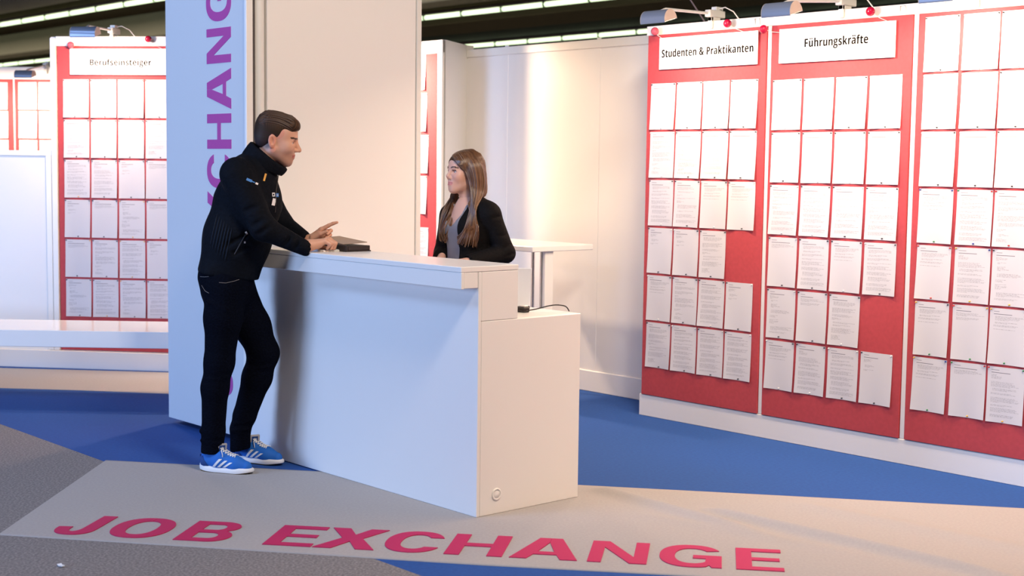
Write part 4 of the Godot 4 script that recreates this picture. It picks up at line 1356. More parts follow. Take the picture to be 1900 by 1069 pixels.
	for i in 31:
		var th := deg_to_rad(-66.0 + 4.4 * i)
		var pts := []
		for k in 8:
			var f := k / 7.0
			var fx := lerpf(0.078, -0.100, f)
			var up0 := 0.035 + 0.012 * sin(f * PI) + 0.004 * sin(i * 2.7)
			var p0 := T(h, fx, up0 + 0.2 * cos(th), 0.2 * sin(th))
			var dirn := (T(h, fx * 0.85, up0, 0) - p0).normalized()
			pts.append(hit(hr, p0, dirn, 0.3) + dirn * (0.003 - 0.0028 * (0.5 + 0.5 * sin(i * 4.1 + k * 0.6))))
		add_tube(st, pts, [0.002, 0.0042 + 0.0016 * (i % 3), 0.0048, 0.0046 + 0.001 * (i % 2), 0.0044, 0.004, 0.0034, 0.0015], 6)
	obj("lock", done(st), mat("hair_lock", lin(0.060, 0.031, 0.018), 0.5), hair)
	# jacket
	var jk := [
		cap(Vector3(-0.0133, 1.0562, -0.0100), Vector3(0.0384, 1.2528, 0.0000), 0.160, 0.172, 0.05), cap(Vector3(0.0384, 1.2528, 0.0000), Vector3(0.0964, 1.4478, 0.0000), 0.172, 0.170, 0.05), cap(Vector3(0.0964, 1.4478, 0.0000), Vector3(0.1179, 1.5733, -0.0100), 0.168, 0.120, 0.05),
		cap(Vector3(0.1322, 1.5962, -0.0100), Vector3(0.1724, 1.6536, -0.0100), 0.095, 0.078, 0.05),
		cap(Vector3(0.0671, 1.5906, 0.1400), Vector3(0.0915, 1.6008, -0.1700), 0.078, 0.070, 0.06),
		cap(Vector3(0.0663, 1.5824, 0.1650), Vector3(0.2092, 1.3125, 0.2050), 0.082, 0.066, 0.045), cap(Vector3(0.2092, 1.3125, 0.2050), Vector3(0.4188, 1.2051, 0.1350), 0.064, 0.041, 0.03),
		cap(Vector3(0.0897, 1.6007, -0.1800), Vector3(0.2237, 1.3252, -0.2500), 0.075, 0.062, 0.045), cap(Vector3(0.2237, 1.3252, -0.2500), Vector3(0.3691, 1.2495, -0.1450), 0.056, 0.036, 0.03),
		ell(Transform3D(Basis(), Vector3(-0.0800, 1.0705, 0.0000)), Vector3(0.06, 0.045, 0.15), 0.05)]
	# creases of the sleeve and back
	for q in [[Vector3(0.1711, 1.3287, 0.2700), Vector3(0.2677, 1.3850, 0.2700)], [Vector3(0.1930, 1.2793, 0.2700), Vector3(0.2869, 1.3466, 0.2700)], [Vector3(0.1281, 1.3995, 0.2600), Vector3(0.2303, 1.4448, 0.2600)], [Vector3(0.3212, 1.2250, 0.2100), Vector3(0.3531, 1.2890, 0.2000)], [Vector3(0.3682, 1.2049, 0.1900), Vector3(0.3954, 1.2664, 0.1850)], [Vector3(0.0570, 1.1775, 0.1700), Vector3(0.2106, 1.2624, 0.1500)], [Vector3(0.0144, 1.2196, 0.1800), Vector3(0.1733, 1.3045, 0.1600)]]:
		jk.append(cap(q[0], q[1], 0.009, 0.004, 0.022, Vector3.ZERO, true))
	# hem and cuffs end cleanly
	jk.append(ell(Transform3D(Basis(Vector3.BACK, -0.17), Vector3(-0.0210, 0.8376, 0.0000)), Vector3(0.6, 0.215, 0.6), 0.008, true))
	jk.append(cap(Vector3(0.4324, 1.2037, 0.1320), Vector3(0.5056, 1.1978, 0.0900), 0.030, 0.034, 0.006, Vector3.ZERO, true))
	jk.append(cap(Vector3(0.3870, 1.2382, -0.1420), Vector3(0.4788, 1.2322, -0.1100), 0.028, 0.034, 0.006, Vector3.ZERO, true))
	var jacket := obj("jacket", body_mesh(jk, 0.0085), M.jacket_black, t)
	# standing collar, open towards the chin
	st = new_st()
	st.set_smooth_group(1)
	var ca: Vector3 = Vector3(0.1609, 1.6279, -0.0100)
	var cb: Vector3 = Vector3(0.2038, 1.6852, -0.0100)
	var nseg := 40
	var ring := func(c: Vector3, r: float, i: int, tilt: float) -> Vector3:
		var a := TAU * i / nseg
		return c + Vector3(cos(a) * r * 1.12, -cos(a) * r * tilt, sin(a) * r)
	var prof := [[0.0, 0.098, 0.50], [0.35, 0.096, 0.62], [0.8, 0.090, 0.78], [1.0, 0.086, 0.84], [1.06, 0.080, 0.86], [1.0, 0.076, 0.84], [0.5, 0.074, 0.70], [0.0, 0.074, 0.5]]
	for j in prof.size() - 1:
		for i in nseg:
			var A: Array = prof[j]; var B: Array = prof[j + 1]
			var p0: Vector3 = ring.call(ca.lerp(cb, A[0]), A[1], i, A[2]); var p1: Vector3 = ring.call(ca.lerp(cb, A[0]), A[1], i + 1, A[2])
			var p2: Vector3 = ring.call(ca.lerp(cb, B[0]), B[1], i + 1, B[2]); var p3: Vector3 = ring.call(ca.lerp(cb, B[0]), B[1], i, B[2])
			quad(st, p1, p0, p3, p2)
	obj("collar", done(st), M.jacket_black, jacket)
	var V := Vector3(-0.171, -0.030, -1).normalized()        # looking from the camera into the scene
	# zip with hanging pull, pocket zip with white tabs
	st = new_st()
	var zp := []
	for q in [Vector3(0.3446, 1.6172, 0.5000), Vector3(0.3365, 1.5746, 0.5000), Vector3(0.3284, 1.5214, 0.5000), Vector3(0.3256, 1.4628, 0.5000), Vector3(0.3228, 1.4015, 0.5000)]: zp.append(hit(jk, q, V, 0.8) + Vector3(0, 0, 0.001))
	add_tube(st, zp, 0.0035, 6)
	add_tube(st, [Vector3(0.2657, 1.6235, 0.0200), Vector3(0.2679, 1.6037, 0.0250), Vector3(0.2650, 1.5838, 0.0250)], 0.0045, 6)
	obj("zip", done(st), M.cable_black, jacket)
	st = new_st()
	zp = []
	for q in [Vector3(0.1729, 1.2903, 0.5000), Vector3(0.1568, 1.2633, 0.5000), Vector3(0.1379, 1.2310, 0.5000), Vector3(0.1110, 1.1824, 0.5000)]: zp.append(hit(jk, q, V, 0.8) + Vector3(0, 0, 0.001))
	add_tube(st, zp, 0.003, 6)
	obj("pocket_zip", done(st), M.cable_black, jacket)
	obj("zip_tab", patch(jk, Vector3(0.1730, 1.2929, 0.5000), V, Vector3(0.86, 0.5, 0).normalized(), 0.010, 0.016, 0.003), M.zip_metal, jacket)
	obj("zip_tab", patch(jk, Vector3(0.1647, 1.2447, 0.5000), V, Vector3.RIGHT, 0.008, 0.010, 0.003), M.zip_metal, jacket)
	# blue and white maker's lettering on the sleeve and chest, name badge and gold pin
	var sr := Vector3(0.92, -0.38, 0).normalized()
	obj("sleeve_mark", patch(jk, Vector3(0.1901, 1.5662, 0.5000), V, sr, 0.030, 0.013), M.patch_blue, jacket)
	obj("sleeve_mark", patch(jk, Vector3(0.2113, 1.5572, 0.5000), V, sr, 0.016, 0.005), M.patch_blue, jacket)
	obj("sleeve_mark", patch(jk, Vector3(0.2286, 1.5494, 0.5000), V, sr, 0.014, 0.010), M.patch_white, jacket)
	obj("chest_mark", patch(jk, Vector3(0.3150, 1.4946, 0.5000), V, Vector3(0.99, 0.05, 0).normalized(), 0.014, 0.020), M.patch_white, jacket)
	obj("chest_mark", patch(jk, Vector3(0.3150, 1.4946, 0.5000), V, Vector3(0.99, 0.05, 0).normalized(), 0.007, 0.010, 0.0025), M.jacket_black, jacket)
	obj("chest_mark", patch(jk, Vector3(0.3337, 1.4922, 0.5000), V, Vector3(0.99, 0.05, 0).normalized(), 0.016, 0.019), M.patch_blue, jacket)
	obj("chest_mark", patch(jk, Vector3(0.3363, 1.4922, 0.5000), V, Vector3(0.99, 0.05, 0).normalized(), 0.010, 0.003, 0.0025), M.patch_white, jacket)
	obj("badge", patch(jk, Vector3(0.3163, 1.4561, 0.5000), V, Vector3(0.97, -0.2, 0).normalized(), 0.017, 0.037, 0.003), M.patch_white, jacket)
	obj("gold_pin", patch(jk, Vector3(0.2700, 1.5844, 0.5000), V, Vector3(0.97, -0.25, 0).normalized(), 0.010, 0.040, 0.002), M.patch_gold, jacket)
	# quilted side panel below the arm
	var ps := new_st()
	for i in 7:
		var pts := []
		for k in 7:
			var f := k / 6.0
			var a: Vector3 = Vector3(0.0213, 1.3899, 0.5000); var b: Vector3 = Vector3(-0.0172, 1.2184, 0.5000)
			pts.append(hit(jk, a.lerp(b, f) + Vector3(0.013 * i, -0.012 * i, 0), V, 0.9) + Vector3(0, 0, 0.0005))
		add_tube(ps, pts, [0.001, 0.0035, 0.004, 0.004, 0.004, 0.0035, 0.001], 6)
	obj("quilting", done(ps), M.jacket_panel, jacket)
	# jeans
	var jn := [
		cap(Vector3(-0.0229, 1.0367, 0.0000), Vector3(-0.0233, 0.9778, -0.0150), 0.150, 0.140, 0.05, Vector3(0, 0, -0.04)),
		cap(Vector3(-0.0137, 0.9714, 0.0750), Vector3(-0.0238, 0.8294, 0.0850), 0.104, 0.095, 0.05), cap(Vector3(-0.0238, 0.8294, 0.0850), Vector3(-0.0451, 0.5940, 0.0850), 0.095, 0.077, 0.04), cap(Vector3(-0.0451, 0.5940, 0.0850), Vector3(-0.0698, 0.4546, 0.0800), 0.076, 0.070, 0.03), cap(Vector3(-0.0698, 0.4546, 0.0800), Vector3(-0.0829, 0.2201, 0.0650), 0.070, 0.061, 0.03), cap(Vector3(-0.0829, 0.2201, 0.0650), Vector3(-0.0904, 0.1142, 0.0600), 0.060, 0.060, 0.02),
		cap(Vector3(0.0089, 0.9562, -0.1000), Vector3(0.0918, 0.7646, -0.1200), 0.105, 0.094, 0.05), cap(Vector3(0.0918, 0.7646, -0.1200), Vector3(0.1528, 0.6180, -0.1200), 0.094, 0.083, 0.04), cap(Vector3(0.1528, 0.6180, -0.1200), Vector3(0.1154, 0.4831, -0.1300), 0.080, 0.078, 0.03), cap(Vector3(0.1154, 0.4831, -0.1300), Vector3(0.0451, 0.2695, -0.1400), 0.078, 0.062, 0.03), cap(Vector3(0.0451, 0.2695, -0.1400), Vector3(0.0212, 0.1946, -0.1400), 0.060, 0.054, 0.02), cap(Vector3(0.0212, 0.1946, -0.1400), Vector3(0.0207, 0.0869, -0.1400), 0.054, 0.056, 0.02),
		cap(Vector3(0.0123, 0.5666, 0.1300), Vector3(-0.0573, 0.5516, 0.1500), 0.008, 0.003, 0.02), cap(Vector3(0.0007, 0.5207, 0.1300), Vector3(-0.0802, 0.5113, 0.1500), 0.007, 0.003, 0.02), cap(Vector3(-0.1441, 0.2260, 0.1000), Vector3(-0.0165, 0.1947, 0.1100), 0.008, 0.004, 0.02), cap(Vector3(-0.1387, 0.1739, 0.1000), Vector3(-0.0281, 0.1599, 0.1100), 0.008, 0.004, 0.02), cap(Vector3(-0.0924, 0.9215, 0.1600), Vector3(0.0127, 0.8824, 0.1800), 0.006, 0.003, 0.02), cap(Vector3(0.0848, 0.5871, -0.0600), Vector3(0.1970, 0.6016, -0.0500), 0.007, 0.003, 0.02), cap(Vector3(0.0788, 0.5401, -0.0600), Vector3(0.1910, 0.5488, -0.0500), 0.006, 0.003, 0.02), cap(Vector3(0.0016, 0.2334, -0.0900), Vector3(0.0955, 0.2523, -0.0900), 0.008, 0.004, 0.015), cap(Vector3(-0.0161, 0.1916, -0.0900), Vector3(0.0836, 0.2047, -0.0900), 0.007, 0.004, 0.015)]
	jn.append(ell(Transform3D(Basis(), Vector3(-0.0907, 0.0558, 0.0600)), Vector3(0.12, 0.050, 0.12), 0.006, true))
	jn.append(ell(Transform3D(Basis(Vector3.BACK, 0.3), Vector3(0.0204, 0.0210, -0.1400)), Vector3(0.13, 0.060, 0.13), 0.006, true))
	var jeans := obj("jeans", body_mesh(jn, 0.0085), M.jeans_dark, t)
	st = new_st()
	for ln in [[Vector3(-0.0718, 1.0594, 0.5000), Vector3(-0.0477, 1.0597, 0.5000), Vector3(-0.0236, 1.0627, 0.5000)], [Vector3(0.0298, 1.0338, 0.5000), Vector3(0.0647, 1.0315, 0.5000), Vector3(0.1049, 1.0401, 0.5000), Vector3(0.1344, 1.0485, 0.5000)], [Vector3(-0.0641, 1.0138, 0.5000), Vector3(-0.0455, 0.9871, 0.5000), Vector3(-0.0241, 0.9766, 0.5000)]]:
		zp = []
		for q in ln: zp.append(hit(jn, q, V, 0.9) + Vector3(0, 0, 0.0005))
		add_tube(st, zp, 0.0016, 5)
	obj("stitching", done(st), M.stitch, jeans)
	# sneakers
	make_shoe(t, Transform3D(Basis(Vector3.UP, deg_to_rad(-16)), Vector3(-0.010, 0.0, 0.085)), 1.0)
	make_shoe(t, Transform3D(Basis(Vector3.UP, deg_to_rad(-25)), Vector3(0.118, 0.0, -0.170)), 1.0)

func man_near_hand() -> Array:
	var up := Vector3(0, 0.008, 0)
	var b := [cap(Vector3(0.4138, 1.2098, 0.1200), Vector3(0.4356, 1.2126, 0.1150) + up, 0.027, 0.027, 0.012), cap(Vector3(0.4356, 1.2126, 0.1150) + up, Vector3(0.4780, 1.2176, 0.0950) + up, 0.027, 0.024, 0.02)]
	var mcp := [Vector3(0.5154, 1.2325, 0.1000), Vector3(0.5297, 1.2401, 0.0800), Vector3(0.5354, 1.2418, 0.0580), Vector3(0.5294, 1.2405, 0.0340)]
	var pip := [Vector3(0.5436, 1.2187, 0.1000), Vector3(0.5583, 1.2235, 0.0820), Vector3(0.5669, 1.2210, 0.0600), Vector3(0.5637, 1.2209, 0.0340)]
	var tip := [Vector3(0.5257, 1.1954, 0.0920), Vector3(0.5437, 1.1933, 0.0780), Vector3(0.5553, 1.1923, 0.0580), Vector3(0.5575, 1.1921, 0.0300)]
	for i in 4:
		b.append(cap(Vector3(0.4462, 1.2124, 0.1100) + up + Vector3(0, 0, -0.018 * i + 0.01), mcp[i] + up, 0.020, 0.0125, 0.016))
		b.append(cap(mcp[i] + up, pip[i] + up, 0.0118, 0.0098, 0.006))
		b.append(cap(pip[i] + up, tip[i] + up, 0.0096, 0.0078, 0.004))
	b.append(cap(Vector3(0.4539, 1.2083, 0.0850) + up, Vector3(0.4910, 1.2007, 0.0450) + up, 0.016, 0.0125, 0.012))
	b.append(cap(Vector3(0.4910, 1.2007, 0.0450) + up, Vector3(0.5290, 1.1917, 0.0300) + up, 0.0115, 0.009, 0.006))
	return b

func man_far_hand() -> Array:
	var w: Vector3 = Vector3(0.3975, 1.2302, -0.1300)
	var b := [cap(Vector3(0.3757, 1.2411, -0.1400), w, 0.025, 0.025, 0.012)]
	var mcp := [Vector3(0.4665, 1.2929, -0.1150), Vector3(0.4723, 1.2788, -0.1370), Vector3(0.4676, 1.2621, -0.1500), Vector3(0.4581, 1.2471, -0.1560)]
	for i in 4: b.append(cap(w.lerp(mcp[i], 0.12), mcp[i], 0.021, 0.0135, 0.018))
	# pointing forefinger
	b.append(cap(mcp[0], Vector3(0.5071, 1.3152, -0.1150), 0.0125, 0.0105, 0.006))
	b.append(cap(Vector3(0.5071, 1.3152, -0.1150), Vector3(0.5304, 1.3262, -0.1150), 0.0102, 0.0092, 0.004))
	b.append(cap(Vector3(0.5304, 1.3262, -0.1150), Vector3(0.5521, 1.3323, -0.1150), 0.0092, 0.0074, 0.004))
	# the others curled
	var pip := [Vector3.ZERO, Vector3(0.5162, 1.2868, -0.1350), Vector3(0.5102, 1.2627, -0.1480), Vector3(0.4966, 1.2419, -0.1520)]
	var tip := [Vector3.ZERO, Vector3(0.4999, 1.2686, -0.1150), Vector3(0.4906, 1.2493, -0.1200), Vector3(0.4764, 1.2342, -0.1280)]
	for i in range(1, 4):
		b.append(cap(mcp[i], pip[i], 0.0118, 0.0102, 0.005))
		b.append(cap(pip[i], tip[i], 0.0100, 0.0078, 0.004))
	b.append(cap(Vector3(0.4221, 1.2495, -0.1000), Vector3(0.4641, 1.2708, -0.0900), 0.0165, 0.0115, 0.012))
	b.append(cap(Vector3(0.4641, 1.2708, -0.0900), Vector3(0.4991, 1.2844, -0.0880), 0.0108, 0.0082, 0.005))
	return b

# a running shoe 0.31 m long: x towards the toe, origin under its middle
func make_shoe(person: Node3D, at: Transform3D, k: float):
	var s := Node3D.new()
	s.name = "shoe"
	person.add_child(s, true)
	s.transform = at
	# upper
	var up := [
		cap(Vector3(-0.112, 0.055, 0), Vector3(-0.03, 0.060, 0), 0.036, 0.038, 0.03), cap(Vector3(-0.03, 0.058, 0), Vector3(0.055, 0.045, -0.002), 0.042, 0.040, 0.03),
		cap(Vector3(0.055, 0.044, -0.002), Vector3(0.112, 0.038, -0.006), 0.040, 0.031, 0.03), cap(Vector3(-0.115, 0.075, 0), Vector3(-0.112, 0.105, 0), 0.026, 0.020, 0.03),
		cap(Vector3(-0.09, 0.085, 0), Vector3(-0.03, 0.088, 0), 0.034, 0.030, 0.03), cap(Vector3(-0.03, 0.088, 0), Vector3(0.045, 0.060, 0), 0.030, 0.026, 0.03),
		cap(Vector3(-0.075, 0.128, 0), Vector3(-0.058, 0.112, 0), 0.030, 0.028, 0.010, Vector3.ZERO, true),
		ell(Transform3D(Basis(), Vector3(0, -0.075, 0)), Vector3(0.5, 0.105, 0.5), 0.004, true)]
	var bodyo := obj("upper", body_mesh(up, 0.0045), M.shoe_blue, s)
	# sole: white midsole over a thin gum outsole
	var outline := func(grow: float) -> Array:
		var o := []
		for i in 40:
			var a := TAU * i / 40.0
			var x := cos(a)
			var w := (0.043 + 0.006 * smoothstep(-0.2, 0.6, x) - 0.004 * exp(-x * x * 9.0)) + grow
			o.append(Vector3(x * (0.155 + grow) - 0.001, 0, signf(sin(a)) * pow(absf(sin(a)), 0.72) * w - 0.004 * x * x))
		return o
	var levels := [[0.0, -0.006, 0], [0.007, 0.0, 0], [0.018, 0.002, 1], [0.030, -0.001, 1], [0.036, -0.006, 1]]
	var gum := new_st()
	var mid := new_st()
	gum.set_smooth_group(1); mid.set_smooth_group(1)
	var lift := func(x: float, lv: int) -> float:
		return smoothstep(0.06, 0.17, x) * (0.014 - 0.004 * lv) + (smoothstep(-0.05, -0.16, x) * 0.014 * (lv / 4.0)) + smoothstep(-0.11, -0.165, x) * 0.004
	for j in levels.size() - 1:
		var lo: Array = outline.call(levels[j][1]); var hi: Array = outline.call(levels[j + 1][1])
		for i in 40:
			var i2 := (i + 1) % 40
			var q := []
			for e in [[lo[i], j], [lo[i2], j], [hi[i2], j + 1], [hi[i], j + 1]]:
				var p: Vector3 = e[0]
				q.append(Vector3(p.x, levels[e[1]][0] + lift.call(p.x, e[1]), p.z))
			quad(gum if j < 1 else mid, q[0], q[3], q[2], q[1])
	var top: Array = outline.call(-0.006)
	for i in 40:
		var a: Vector3 = top[i]; var b: Vector3 = top[(i + 1) % 40]
		a.y = 0.036 + lift.call(a.x, 4); b.y = 0.036 + lift.call(b.x, 4)
		tri(mid, Vector3(0, 0.036, 0), b, a)
		a.y = lift.call(a.x, 0); b.y = lift.call(b.x, 0)
		tri(gum, Vector3(0, 0.0, 0), a, b)
	obj("outsole", done(gum), M.shoe_gum, s)
	obj("midsole", done(mid), M.shoe_white, s)
	# three slanting stripes on either side
	for side in [-1.0, 1.0]:
		for i in 3:
			var st := new_st()
			var pts := []
			var x0 := -0.055 + 0.030 * i
			for j in 9:
				var f := j / 8.0
				var row := []
				for e in 3:
					var o := Vector3(x0 + 0.044 * f + (e - 1) * 0.0084, 0.036 + lerpf(0.046 - 0.008 * i, 0.0, 1.0 - f), side * 0.2)
					row.append(hit(up, o, Vector3(0, 0, -side), 0.25) + Vector3(0, 0.0004, side * 0.0016))
				pts.append(row)
			for j in 8:
				for e in 2:
					if side > 0: quad(st, pts[j][e], pts[j][e + 1], pts[j + 1][e + 1], pts[j + 1][e])
					else: quad(st, pts[j + 1][e], pts[j + 1][e + 1], pts[j][e + 1], pts[j][e])
			obj("stripe", done(st), M.shoe_white, s)
	# tongue with a small leaf emblem, heel counter, laces
	var tb := Transform3D(Basis(Vector3.UP, deg_to_rad(-40)) * Basis(Vector3.BACK, deg_to_rad(-14)), Vector3(-0.030, 0.098, 0.004))
	var tg := obj("tongue", box_mesh(Vector3(-0.006, -0.022, -0.028), Vector3(0.006, 0.062, 0.028), 0.005, tb), M.shoe_tongue, s)
	obj("emblem", box_mesh(Vector3(0.0061, 0.008, -0.017), Vector3(0.0072, 0.054, 0.017), 0.0, tb), M.shoe_navy, tg)
	var st2 := new_st()
	var face := tb * Transform3D(Basis(Vector3(0, 0, -1), Vector3(0, 1, 0), Vector3(1, 0, 0)), Vector3(0.0073, 0.030, 0))
	for a in [-38.0, 0.0, 38.0]:
		var leaf := PackedVector2Array()
		for i in 12:
			var u := TAU * i / 12.0
			leaf.append(Vector2(sin(u) * 0.0038, 0.008 - cos(u) * 0.008).rotated(deg_to_rad(a)) )
		add_extrude(st2, leaf, 0.0006 + 0.0002 * absf(a) / 38.0, face)
	for i in 3:
		add_box(st2, Vector3(-0.008, -0.0055 - i * 0.0035, 0), Vector3(0.008, -0.0037 - i * 0.0035, 0.0006), 0.0, face)
	obj("leaf_mark", done(st2), M.shoe_white, tg)
	st2 = new_st()
	for i in 6:
		var x := -0.020 + 0.0135 * i
		for side in [-1.0, 1.0]:
			var pts := []
			for j in 5:
				var f := j / 4.0
				var o := Vector3(x + 0.012 * f, 0.25, side * lerpf(0.023, -0.023, f))
				pts.append(hit(up, o, Vector3.DOWN, 0.3) + Vector3(0, 0.003, 0))
			add_tube(st2, pts, 0.0030, 6)
	add_tube(st2, [Vector3(-0.022, 0.118, 0.02), Vector3(-0.012, 0.125, 0.034), Vector3(-0.002, 0.105, 0.042), Vector3(-0.004, 0.092, 0.038)], 0.0026, 6)
	obj("laces", done(st2), M.shoe_white, s)
	st2 = new_st()
	var hp := []
	for side in [-1.0, 1.0]:
		var grid := []
		for j in 6:
			var row := []
			for i in 5:
				var o := Vector3(-0.155 + 0.068 * i / 4.0 * (1.0 - 0.1 * j), 0.036 + 0.011 * j, side * 0.2)
				row.append(hit(up, o, Vector3(0, 0, -side), 0.199) + Vector3(-0.001, 0, side * 0.0013))
			grid.append(row)
		for j in 5:
			for i in 4:
				if side > 0: quad(st2, grid[j][i], grid[j][i + 1], grid[j + 1][i + 1], grid[j + 1][i])
				else: quad(st2, grid[j + 1][i], grid[j + 1][i + 1], grid[j][i + 1], grid[j][i])
	obj("heel_counter", done(st2), M.shoe_navy, s)

# ---------------------------------------------------------------- the woman behind the counter
func build_woman():
	var t := thing("person", "woman with long brown hair in black blazer and grey top standing behind the counter", "person", person_frame(Vector3(-6.00, 0, -5.08)))
	# facing left and a little towards the camera
	var f := Vector3(-0.80, 0, 0.60)
	var side := Vector3(0.60, 0, 0.80)
	var h := Transform3D(Basis(Vector3(-0.84, 0.0, 0.5426), Vector3.UP, Vector3(-0.84, 0.0, 0.5426).cross(Vector3.UP)), Vector3(-0.0478, 1.6080, 0.0000))
	h.basis = h.basis * Basis(Vector3.BACK, deg_to_rad(2))
	h.basis = h.basis.orthonormalized().scaled(Vector3.ONE * 0.985)
	var hi := h.affine_inverse()
	var skin := func(p: Vector3) -> Color:
		var q := hi * p
		var c := Color(0.66, 0.385, 0.300)
		if q.y > -0.13:
			c = c.lerp(Color(0.66, 0.31, 0.23), 0.5 * exp(-(pow(q.y + 0.032, 2) + pow(absf(q.z) - 0.042, 2)) / 0.0006))
			if q.x > 0.083 and absf(q.y + 0.0645) < 0.0095 and absf(q.z) < 0.024: c = Color(0.58, 0.22, 0.20)
			if q.x > 0.05 and absf(q.y - 0.0225 - 0.004 * cos((absf(q.z) - 0.032) * 90.0)) < 0.0038 and absf(q.z) > 0.012 and absf(q.z) < 0.052: c = Color(0.055, 0.025, 0.018)
			if q.x > 0.06 and absf(q.y - 0.0065) < 0.0028 and absf(q.z) > 0.018 and absf(q.z) < 0.046: c = Color(0.06, 0.03, 0.025)
		return c
	var acc := new_acc()
	var hb := head_bones(h, true)
	hb.append(cap(T(h, -0.022, -0.055, 0), Vector3(-0.0313, 1.4356, 0.0000), 0.046, 0.050, 0.03))
	net(acc, hb, 0.0034, skin)
	var sq := f * 0.42
	var low: Vector3 = Vector3(-0.0161, 1.0946, 0.0000)
	var chest: Vector3 = Vector3(-0.0182, 1.3163, 0.0000)
	var torso := func(g: float) -> Array:
		return [cap(low, chest, 0.135 + g, 0.142 + g, 0.04, sq), cap(chest, chest + Vector3(0, 0.06, 0), 0.140 + g, 0.10 + g, 0.05, sq),
			ell(Transform3D(Basis(), chest + f * 0.072 + side * 0.065 + Vector3(0, -0.012, 0)), Vector3.ONE * (0.058 + g), 0.04),
			ell(Transform3D(Basis(), chest + f * 0.072 - side * 0.065 + Vector3(0, -0.012, 0)), Vector3.ONE * (0.058 + g), 0.04),
			cap(Vector3(0.0906, 1.3812, 0.1100), Vector3(-0.1250, 1.3680, -0.1100), 0.040 + g, 0.040 + g, 0.05)]
	var arms := func(g: float) -> Array:
		return [cap(Vector3(0.0937, 1.3784, 0.1150), Vector3(0.1814, 1.1692, 0.1000), 0.042 + g, 0.034 + g, 0.03), cap(Vector3(0.1814, 1.1692, 0.1000), Vector3(-0.0090, 1.1290, 0.2400), 0.034 + g, 0.025 + g, 0.02),
			cap(Vector3(-0.1313, 1.3647, -0.1150), Vector3(-0.1663, 1.1551, -0.0600), 0.042 + g, 0.034 + g, 0.03), cap(Vector3(-0.1663, 1.1551, -0.0600), Vector3(-0.1896, 1.1068, 0.1200), 0.034 + g, 0.025 + g, 0.02)]
	var hip: Vector3 = low + Vector3(0, -0.16, 0)
	var core: Array = torso.call(-0.012) + arms.call(-0.008)
	core.append(cap(Vector3(-0.0307, 1.3699, 0.0000), Vector3(-0.0314, 1.4445, 0.0000), 0.06, 0.046, 0.05))
	core.append(cap(low, hip, 0.12, 0.14, 0.04, sq * 0.6))
	for z in [-1.0, 1.0]:
		core.append(cap(hip + side * 0.08 * z, Vector3(hip.x, 0.50, hip.z) + side * 0.08 * z, 0.075, 0.05, 0.04))
		core.append(cap(Vector3(hip.x, 0.50, hip.z) + side * 0.08 * z, Vector3(hip.x, 0.08, hip.z) - f * 0.02 + side * 0.08 * z, 0.048, 0.035, 0.03))
	net(acc, core, 0.011, skin)
	# left hand lying by the edge of the counter top
	var wr: Vector3 = Vector3(-0.0090, 1.1290, 0.2400)
	var hd := Vector3(-0.75, 0.02, 0.55).normalized()
	var hs := hd.cross(Vector3.UP).normalized()
	var hand := [cap(wr, wr + hd * 0.02, 0.021, 0.021, 0.012)]
	for i in 4:
		var mc := wr + hd * (0.082 - 0.004 * absf(i - 1.2)) + hs * (0.018 * (i - 1.5)) + Vector3(0, 0.004, 0)
		var len_: float = [0.036, 0.041, 0.038, 0.030][i]
		hand.append(cap(wr + hs * 0.006 * (i - 1.5), mc, 0.0155, 0.0105, 0.014))
		hand.append(cap(mc, mc + hd * len_ + Vector3(0, -0.004, 0), 0.0095, 0.0080, 0.005))
		hand.append(cap(mc + hd * len_ + Vector3(0, -0.004, 0), mc + hd * len_ * 1.75 + Vector3(0, -0.018, 0), 0.0080, 0.0062, 0.004))
	hand.append(cap(wr + hd * 0.03, wr + hd * 0.065 - hs * 0.045, 0.0135, 0.0095, 0.012))
	hand.append(cap(wr + hd * 0.065 - hs * 0.045, wr + hd * 0.098 - hs * 0.052, 0.009, 0.0070, 0.005))
	net(acc, hand, 0.003, skin)
	# right hand, hanging behind the desk edge
	var wr2: Vector3 = Vector3(-0.1896, 1.1068, 0.1200)
	var hand2 := []
	var h2 := Vector3(-0.35, -0.80, 0.45).normalized()
	var s2 := h2.cross(side).normalized()
	hand2.append(cap(wr2, wr2 + h2 * 0.02, 0.021, 0.021, 0.012))
	for i in 4:
		var mc := wr2 + h2 * 0.08 + s2 * (0.018 * (i - 1.5))
		hand2.append(cap(wr2 + s2 * 0.006 * (i - 1.5), mc, 0.0155, 0.0105, 0.014))
		hand2.append(cap(mc, mc + h2 * 0.038, 0.0095, 0.0080, 0.005))
		hand2.append(cap(mc + h2 * 0.038, mc + h2 * 0.064 + side * 0.012, 0.0080, 0.0062, 0.004))
	hand2.append(cap(wr2 + h2 * 0.03, wr2 + h2 * 0.07 - s2 * 0.045, 0.0125, 0.0085, 0.012))
	net(acc, hand2, 0.003, skin)
	obj("body", acc_mesh(acc), M.skin, t)
	add_eyes(h, Vector3(-0.94, 0.05, 0.22), t)
	# grey top with a dark scooped trim
	var tee: Array = torso.call(0.004)
	tee.append(ell(Transform3D(Basis(Vector3.UP, atan2(-f.z, f.x)) * Basis(Vector3.BACK, deg_to_rad(-28)), chest + f * 0.085 + Vector3(0, 0.090, 0)), Vector3(0.10, 0.115, 0.062), 0.006, true))
	tee.append(ell(Transform3D(Basis(), chest + Vector3(0, 0.16, 0)), Vector3(0.11, 0.075, 0.11), 0.006, true))
	var top := obj("top", body_mesh(tee, 0.0065), M.shirt_grey, t)
	# blazer, open in front
	var bz: Array = torso.call(0.017) + arms.call(0.018)
	bz.append(cap(Vector3(0.0663, 1.3976, 0.0800), Vector3(-0.0817, 1.3906, -0.0800), 0.050, 0.050, 0.05))
	bz.append(cap(Vector3(-0.0158, 1.0706, 0.0000), Vector3(-0.0153, 1.0104, 0.0000), 0.155, 0.165, 0.04, sq))
